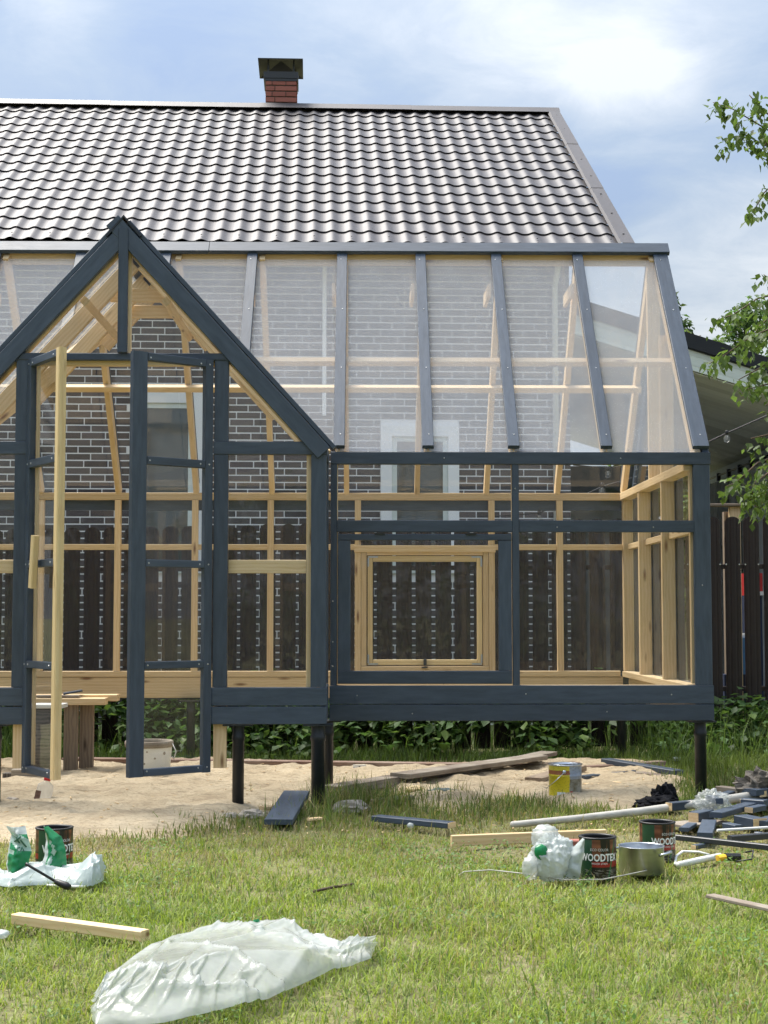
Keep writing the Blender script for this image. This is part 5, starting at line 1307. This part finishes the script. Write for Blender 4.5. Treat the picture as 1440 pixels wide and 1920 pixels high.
OFF = [((1254, 1537), (1312, 1531), .05, .045, 'slate_paint', 'A', .04, 'slate offcut with bare left end beside the black rag'),
       ((1300, 1552), (1330, 1545), .06, .05, 'slate_paint', 'A', .02, 'stubby slate offcut in front of the clear bag'),
       ((1342, 1555), (1436, 1526), .07, .03, 'slate_paint', None, .05, 'long slate offcut slanting right of the clear bag'),
       ((1388, 1552), (1426, 1560), .085, .05, 'slate_paint', 'B', .01, 'wide slate block in front of the heap'),
       ((1348, 1517), (1432, 1528), .06, .035, 'timber_grey', 'B', .09, 'grey lath with bare end on top of the heap'),
       ((1392, 1532), (1438, 1536), .06, .035, 'slate_paint', 'A', .06, 'slate offcut with pale end at the back of the heap'),
       ((1422, 1560), (1466, 1548), .09, .04, 'slate_paint', None, .01, 'slate block cut off by the right frame edge'),
       ((1322, 1582), (1330, 1556), .075, .03, 'slate_paint', None, .015, 'slate block propped alone in front of the heap'),
       ((1405, 1528), (1470, 1520), .10, .035, 'slate_paint', None, .10, 'topmost slate board at the right of the heap'),
       ((1350, 1530), (1376, 1520), .05, .03, 'slate_paint', 'B', .08, 'small slate offcut behind the clear bag'),
       ((1282, 1566), (1298, 1556), .05, .02, 'slate_paint', None, .01, 'thin dark slate sliver near the wood-stain can')]
for A_, B_, w, t_, mt, raw, z, lab in OFF: lay('offcut', A_, B_, w, t_, mt, lab, 'offcut', z, group='painted timber offcuts in the heap', raw=raw)
lay('panel', (1262, 1556), (1350, 1548), .16, .012, 'timber_grey', 'flat grey panel beneath the heap of offcuts', 'panel', .01)
lay('profile', (1268, 1590), (1462, 1612), .03, .026, 'dark_metal', 'long dark metal profile lying past the wood-stain can', 'metal profile', .03)
lay('profile', (1368, 1590), (1462, 1582), .035, .03, 'dark_metal', 'second dark metal profile behind the long one', 'metal profile', .02)
lay('profile', (1345, 1584), (1440, 1578), .012, .012, 'white_plastic', 'thin white strip along the second metal profile', 'strip', .055)
def pipe(name, pts, r, mat, label, cat, n=10, ground=True):
    P_ = [(gnd(x, y)+Vector((0, 0, z)) if ground else at(x, y, z)) for x, y, z in pts]; m = MB(); m.tube(P_, r, n); return tag(m.build(name, mat, None, True), label, cat)
a, b = gnd(958, 1553)+Vector((0, 0, .018)), at(1428, 1490, 8.75)
m = MB(); m.tube([a.lerp(b, f)+Vector((0, 0, -.012*math.sin(f*3.14))) for f in (0, .004, .25, .5, .75, 1)], [.012, .017, .019, .022, .025, .027], 14); tag(m.build('wooden_pole', 'grey_pole', None, True), 'long grey wooden pole lying slanted across the debris', 'pole')
pipe('plastic_pipe', [(1272, 1627, .012), (1310, 1620, .016), (1350, 1612, .016)], .015, 'white_plastic', 'short white plastic pipe in the grass by the yellow tool', 'pipe')
pipe('hose', [(1266, 1626, .012), (1268, 1616, .025), (1280, 1609, .03), (1310, 1606, .02), (1330, 1608, .012)], .006, 'white_plastic', 'cream hose bent in a loop before the wood-stain can', 'hose', 8)
pipe('cord', [(860, 1650, .02), (870, 1648, .03), (920, 1647, .035), (985, 1652, .03), (1060, 1664, .03), (1130, 1663, .03), (1180, 1655, .035), (1240, 1640, .03)], .0026, 'grey_pole', 'thin white cord running through the grass under the bag and pot', 'cord', 6)
pipe('lath', [(88, 1674, .03), (140, 1677, .03), (160, 1676, .028)], .005, 'white_plastic', 'thin pale stick below the shopping bag', 'stick', 6)
pipe('twig', [(588, 1686, .03), (625, 1680, .035), (662, 1672, .03)], .006, 'twig', 'short brown twig on the open lawn', 'twig', 6)
C = gnd(1352, 1622); kn = thing('utility_tool', C, 'tool with yellow grip and black body lying before the metal profile', 'tool')
beam('grip', C+Vector((-.015, 0, .03)), C+Vector((.02, .012, .033)), .026, .036, 'yellow_plastic', kn, ch=.01); beam('tool_body', C+Vector((.021, .012, .033)), C+Vector((.09, .03, .03)), .034, .036, 'black_plastic', kn, ch=.01)
m = MB(); m.tube([C+Vector((.12, .04, .05)), C+Vector((.15, .02, .06)), C+Vector((.13, -.03, .03)), C+Vector((.06, -.03, .02))], .004, 6); m.build('tool_cord', 'black_plastic', kn, True)
C = gnd(1246, 1526); rg = thing('rag', C, 'black rag heaped behind the wood-stain can', 'rag'); crumple_ball('cloth', C+Vector((-.02, .1, .035)), .13, .10, .055, 'cloth_black', rg, .9, 4, .9); crumple_ball('cloth_fold', C+Vector((.03, .16, .07)), .07, .06, .075, 'cloth_black', rg, 1.3, 4, 1.1)
C = gnd(1340, 1545); cb = thing('plastic_bag', C, 'crumpled clear plastic bag on the heap of offcuts', 'plastic bag'); crumple_ball('bag_body', C+Vector((0, .05, .10)), .10, .08, .075, 'film_thin', cb, .9, 5, 1.1)
C = gnd(1425, 1528); cl_ = thing('root_clod', C, 'brown clod of earth and roots at the right end of the pole', 'earth clod'); crumple_ball('clod', C+Vector((.06, .15, .10)), .16, .13, .12, 'stump_wood', cl_, 1.2, 4, 1.4)
C = gnd(1266, 1428); tag(crumple_ball('paper_scrap', C+Vector((0, 0, .02)), .055, .06, .016, 'film_bag', None, .6, 3, 1.4), 'white scrap of paper in the grass below the fence', 'scrap')
C = gnd(2, 1768); tag(crumple_ball('paper_scrap', C+Vector((0, 0, .03)), .03, .03, .016, 'film_bag', None, .6, 3, 1.4), 'white scrap at the left edge of the lawn', 'scrap')
C = gnd(770, 1555); tag(crumple_ball('paper_scrap', C+Vector((0, 0, .02)), .02, .02, .014, 'film_bag', None, .6, 3, 1.4), 'small white scrap before the slate board', 'scrap')
C = gnd(830, 1494); tag(crumple_ball('cloth_scrap', C+Vector((0, 0, .03)), .10, .06, .022, 'wall_teal', None, .9, 3, 1.2), 'dark green cloth scrap on the sand under the grey plank', 'scrap')
C = gnd(778, 1490); tag(crumple_ball('glove', C+Vector((0, 0, .035)), .055, .04, .022, 'pine_yellow', None, .7, 3, 1.2), 'yellowish work glove lying by the grey plank', 'glove')
for px, py, s, lab in ((658, 1524, .10, 'pale stone in the grass right of the corner pile'), (470, 1535, .07, 'earth lump at the foot of the left pile'), (430, 1536, .05, 'small earth lump left of the pile foot'), (16, 1512, .07, 'earth lump at the left frame edge'), (352, 1462, .035, 'little brown stone on the sand'), (505, 1533, .05, 'grey stone before the tilted slate offcut'), (168, 1555, .03, 'small dry clod at the sand edge behind the dark can')):
    C = gnd(px, py); tag(crumple_ball('stone', C+Vector((0, 0, s*.25)), s, s*.8, s*.5, 'lump_stone', None, .8, 3, 1.0), lab, 'stone', 'stones and clods')
C = gnd(1072, 1607); tag(board('brick', C.x-.05, C.x+.07, C.y, C.y+.06, .005, .075, 'brick_red', None, ch=.004), 'reddish brick between the white bag and the pine board', 'brick')
C = at(674, 1441, 11.0); m = MB(); m.box(C.x-.045, C.x+.045, C.y-.03, C.y-.02, C.z-.035, C.z+.03); pl = thing('metal_plate', C, 'white square plate with a cross slot on the red timber', 'plate'); m.build('plate', 'white_plastic', pl)
m = MB(); m.box(C.x-.025, C.x+.025, C.y-.0335, C.y-.0305, C.z-.006, C.z+.004); m.box(C.x-.005, C.x+.005, C.y-.0345, C.y-.0336, C.z-.022, C.z+.02); m.build('slot', 'black_plastic', pl)

# makeshift work bench and stump inside
BYy = 10.9; a = at(58, 1310, BYy); b = at(216, 1310, BYy); wb = thing('work_bench', ((a.x+b.x)/2, BYy, 0), 'makeshift bench of bare planks on board legs inside the left doorway', 'bench')
zt0 = at(100, 1308, BYy).z
board('plank', a.x-.4, b.x-.06, BYy-.07, BYy+.06, zt0-.048, zt0-.002, 'pine', wb); board('plank', a.x-.4, b.x, BYy+.065, BYy+.20, zt0-.03, zt0+.016, 'pine', wb)
l0, l1, l2 = at(120, 1380, BYy), at(146, 1380, BYy), at(173, 1380, BYy)
board('leg', l0.x, l1.x, BYy-.02, BYy+.03, -.02, zt0-.05, 'pine_old', wb); board('leg', l1.x+.002, l2.x, BYy+.04, BYy+.08, -.02, zt0-.05, 'pine_old', wb); board('leg', a.x-.35, a.x-.25, BYy-.02, BYy+.1, -.02, zt0-.05, 'pine_old', wb)
lay2 = tag(board('board', at(70, 1300, BYy).x, at(150, 1300, BYy).x, BYy-.05, BYy+.03, zt0+.001, zt0+.018, 'timber_grey'), 'grey board piece lying on the makeshift bench', 'board')
q = at(120, 1296, 10.95); tag(beam('board', (q.x, 10.93, zt0+.025), (q.x+.12, 10.98, zt0+.045), .014, .05, 'slate_paint'), 'short slate offcut on top of the makeshift bench', 'board')
C = at(84, 1390, 10.6); st = thing('tree_stump', (C.x, 10.6, 0), 'weathered grey log standing on end behind the left door', 'log'); zs = at(84, 1328, 10.6).z
lathe_obj('log', [(.001, -.02), (.10, -.02), (.092, .2), (.088, zs), (.001, zs+.002)], 'stump_wood', st, Vector((C.x, 10.6, 0)), 20); board('cap_board', C.x-.11, C.x+.13, 10.5, 10.72, zs+.004, zs+.03, 'white_plastic', st)
C = gnd(52, 1472); lg = thing('timber_block', C, 'weathered timber blocks at the foot of the left door', 'timber block'); board('block', C.x-.11, C.x+.12, C.y, C.y+.09, -.01, .10, 'timber_grey', lg); board('block', C.x-.17, C.x-.112, C.y+.01, C.y+.09, -.01, .075, 'stump_wood', lg)

# small offcuts filling the heap, and chips of wood scattered over sand and grass
for k, (x, y, dx, dy, w, t_, z, lab) in enumerate(((1298, 1542, 22, -4, .04, .03, .02, 'short slate piece tucked under the clear bag'), (1312, 1528, 30, 3, .05, .025, .03, 'slate strip right behind the black rag'), (1362, 1560, 24, 5, .05, .03, .01, 'little slate block left of the wide block'), (1404, 1545, 26, -6, .05, .03, .05, 'slate stub resting on the wide block'),
        (1418, 1574, 30, 4, .03, .02, .01, 'narrow slate strip in the grass below the heap'), (1300, 1600, 26, -5, .03, .02, .01, 'dark splinter behind the cream hose'), (1330, 1538, 20, 8, .04, .03, .1, 'slate stub lying on top by the clear bag'))):
    lay('offcut', (x, y), (x+dx, y+dy), w, t_, 'slate_paint', lab, 'offcut', z, group='painted timber offcuts in the heap', raw='A' if k % 2 else None)
def wood_chips():
    m = MB(); rr = random.Random(3)
    for k in range(330):
        px, py = rr.uniform(-30, 1300), rr.uniform(1438, 1565) if k < 330 else rr.uniform(1560, 1700)
        c = gnd(px, py); L = rr.uniform(.008, .035)*(1 if k < 330 else .8); a = rr.uniform(0, 6.28); u = Vector((math.cos(a), math.sin(a), rr.uniform(-.2, .2)))*L
        z = float(sand_z(np.array([c.x]), np.array([c.y]))[0]); z = max(z, .0 if k < 330 else .02)+.006
        c.z = z; m.beam(c-u/2, c+u/2, rr.uniform(.002, .005), rr.uniform(.003, .01), ch=.0005)
    o = m.build('wood_chips', 'pine', None); tag(o, 'pale wood chips and splinters scattered over the sand and grass', 'wood chips', kind='stuff')
wood_chips()
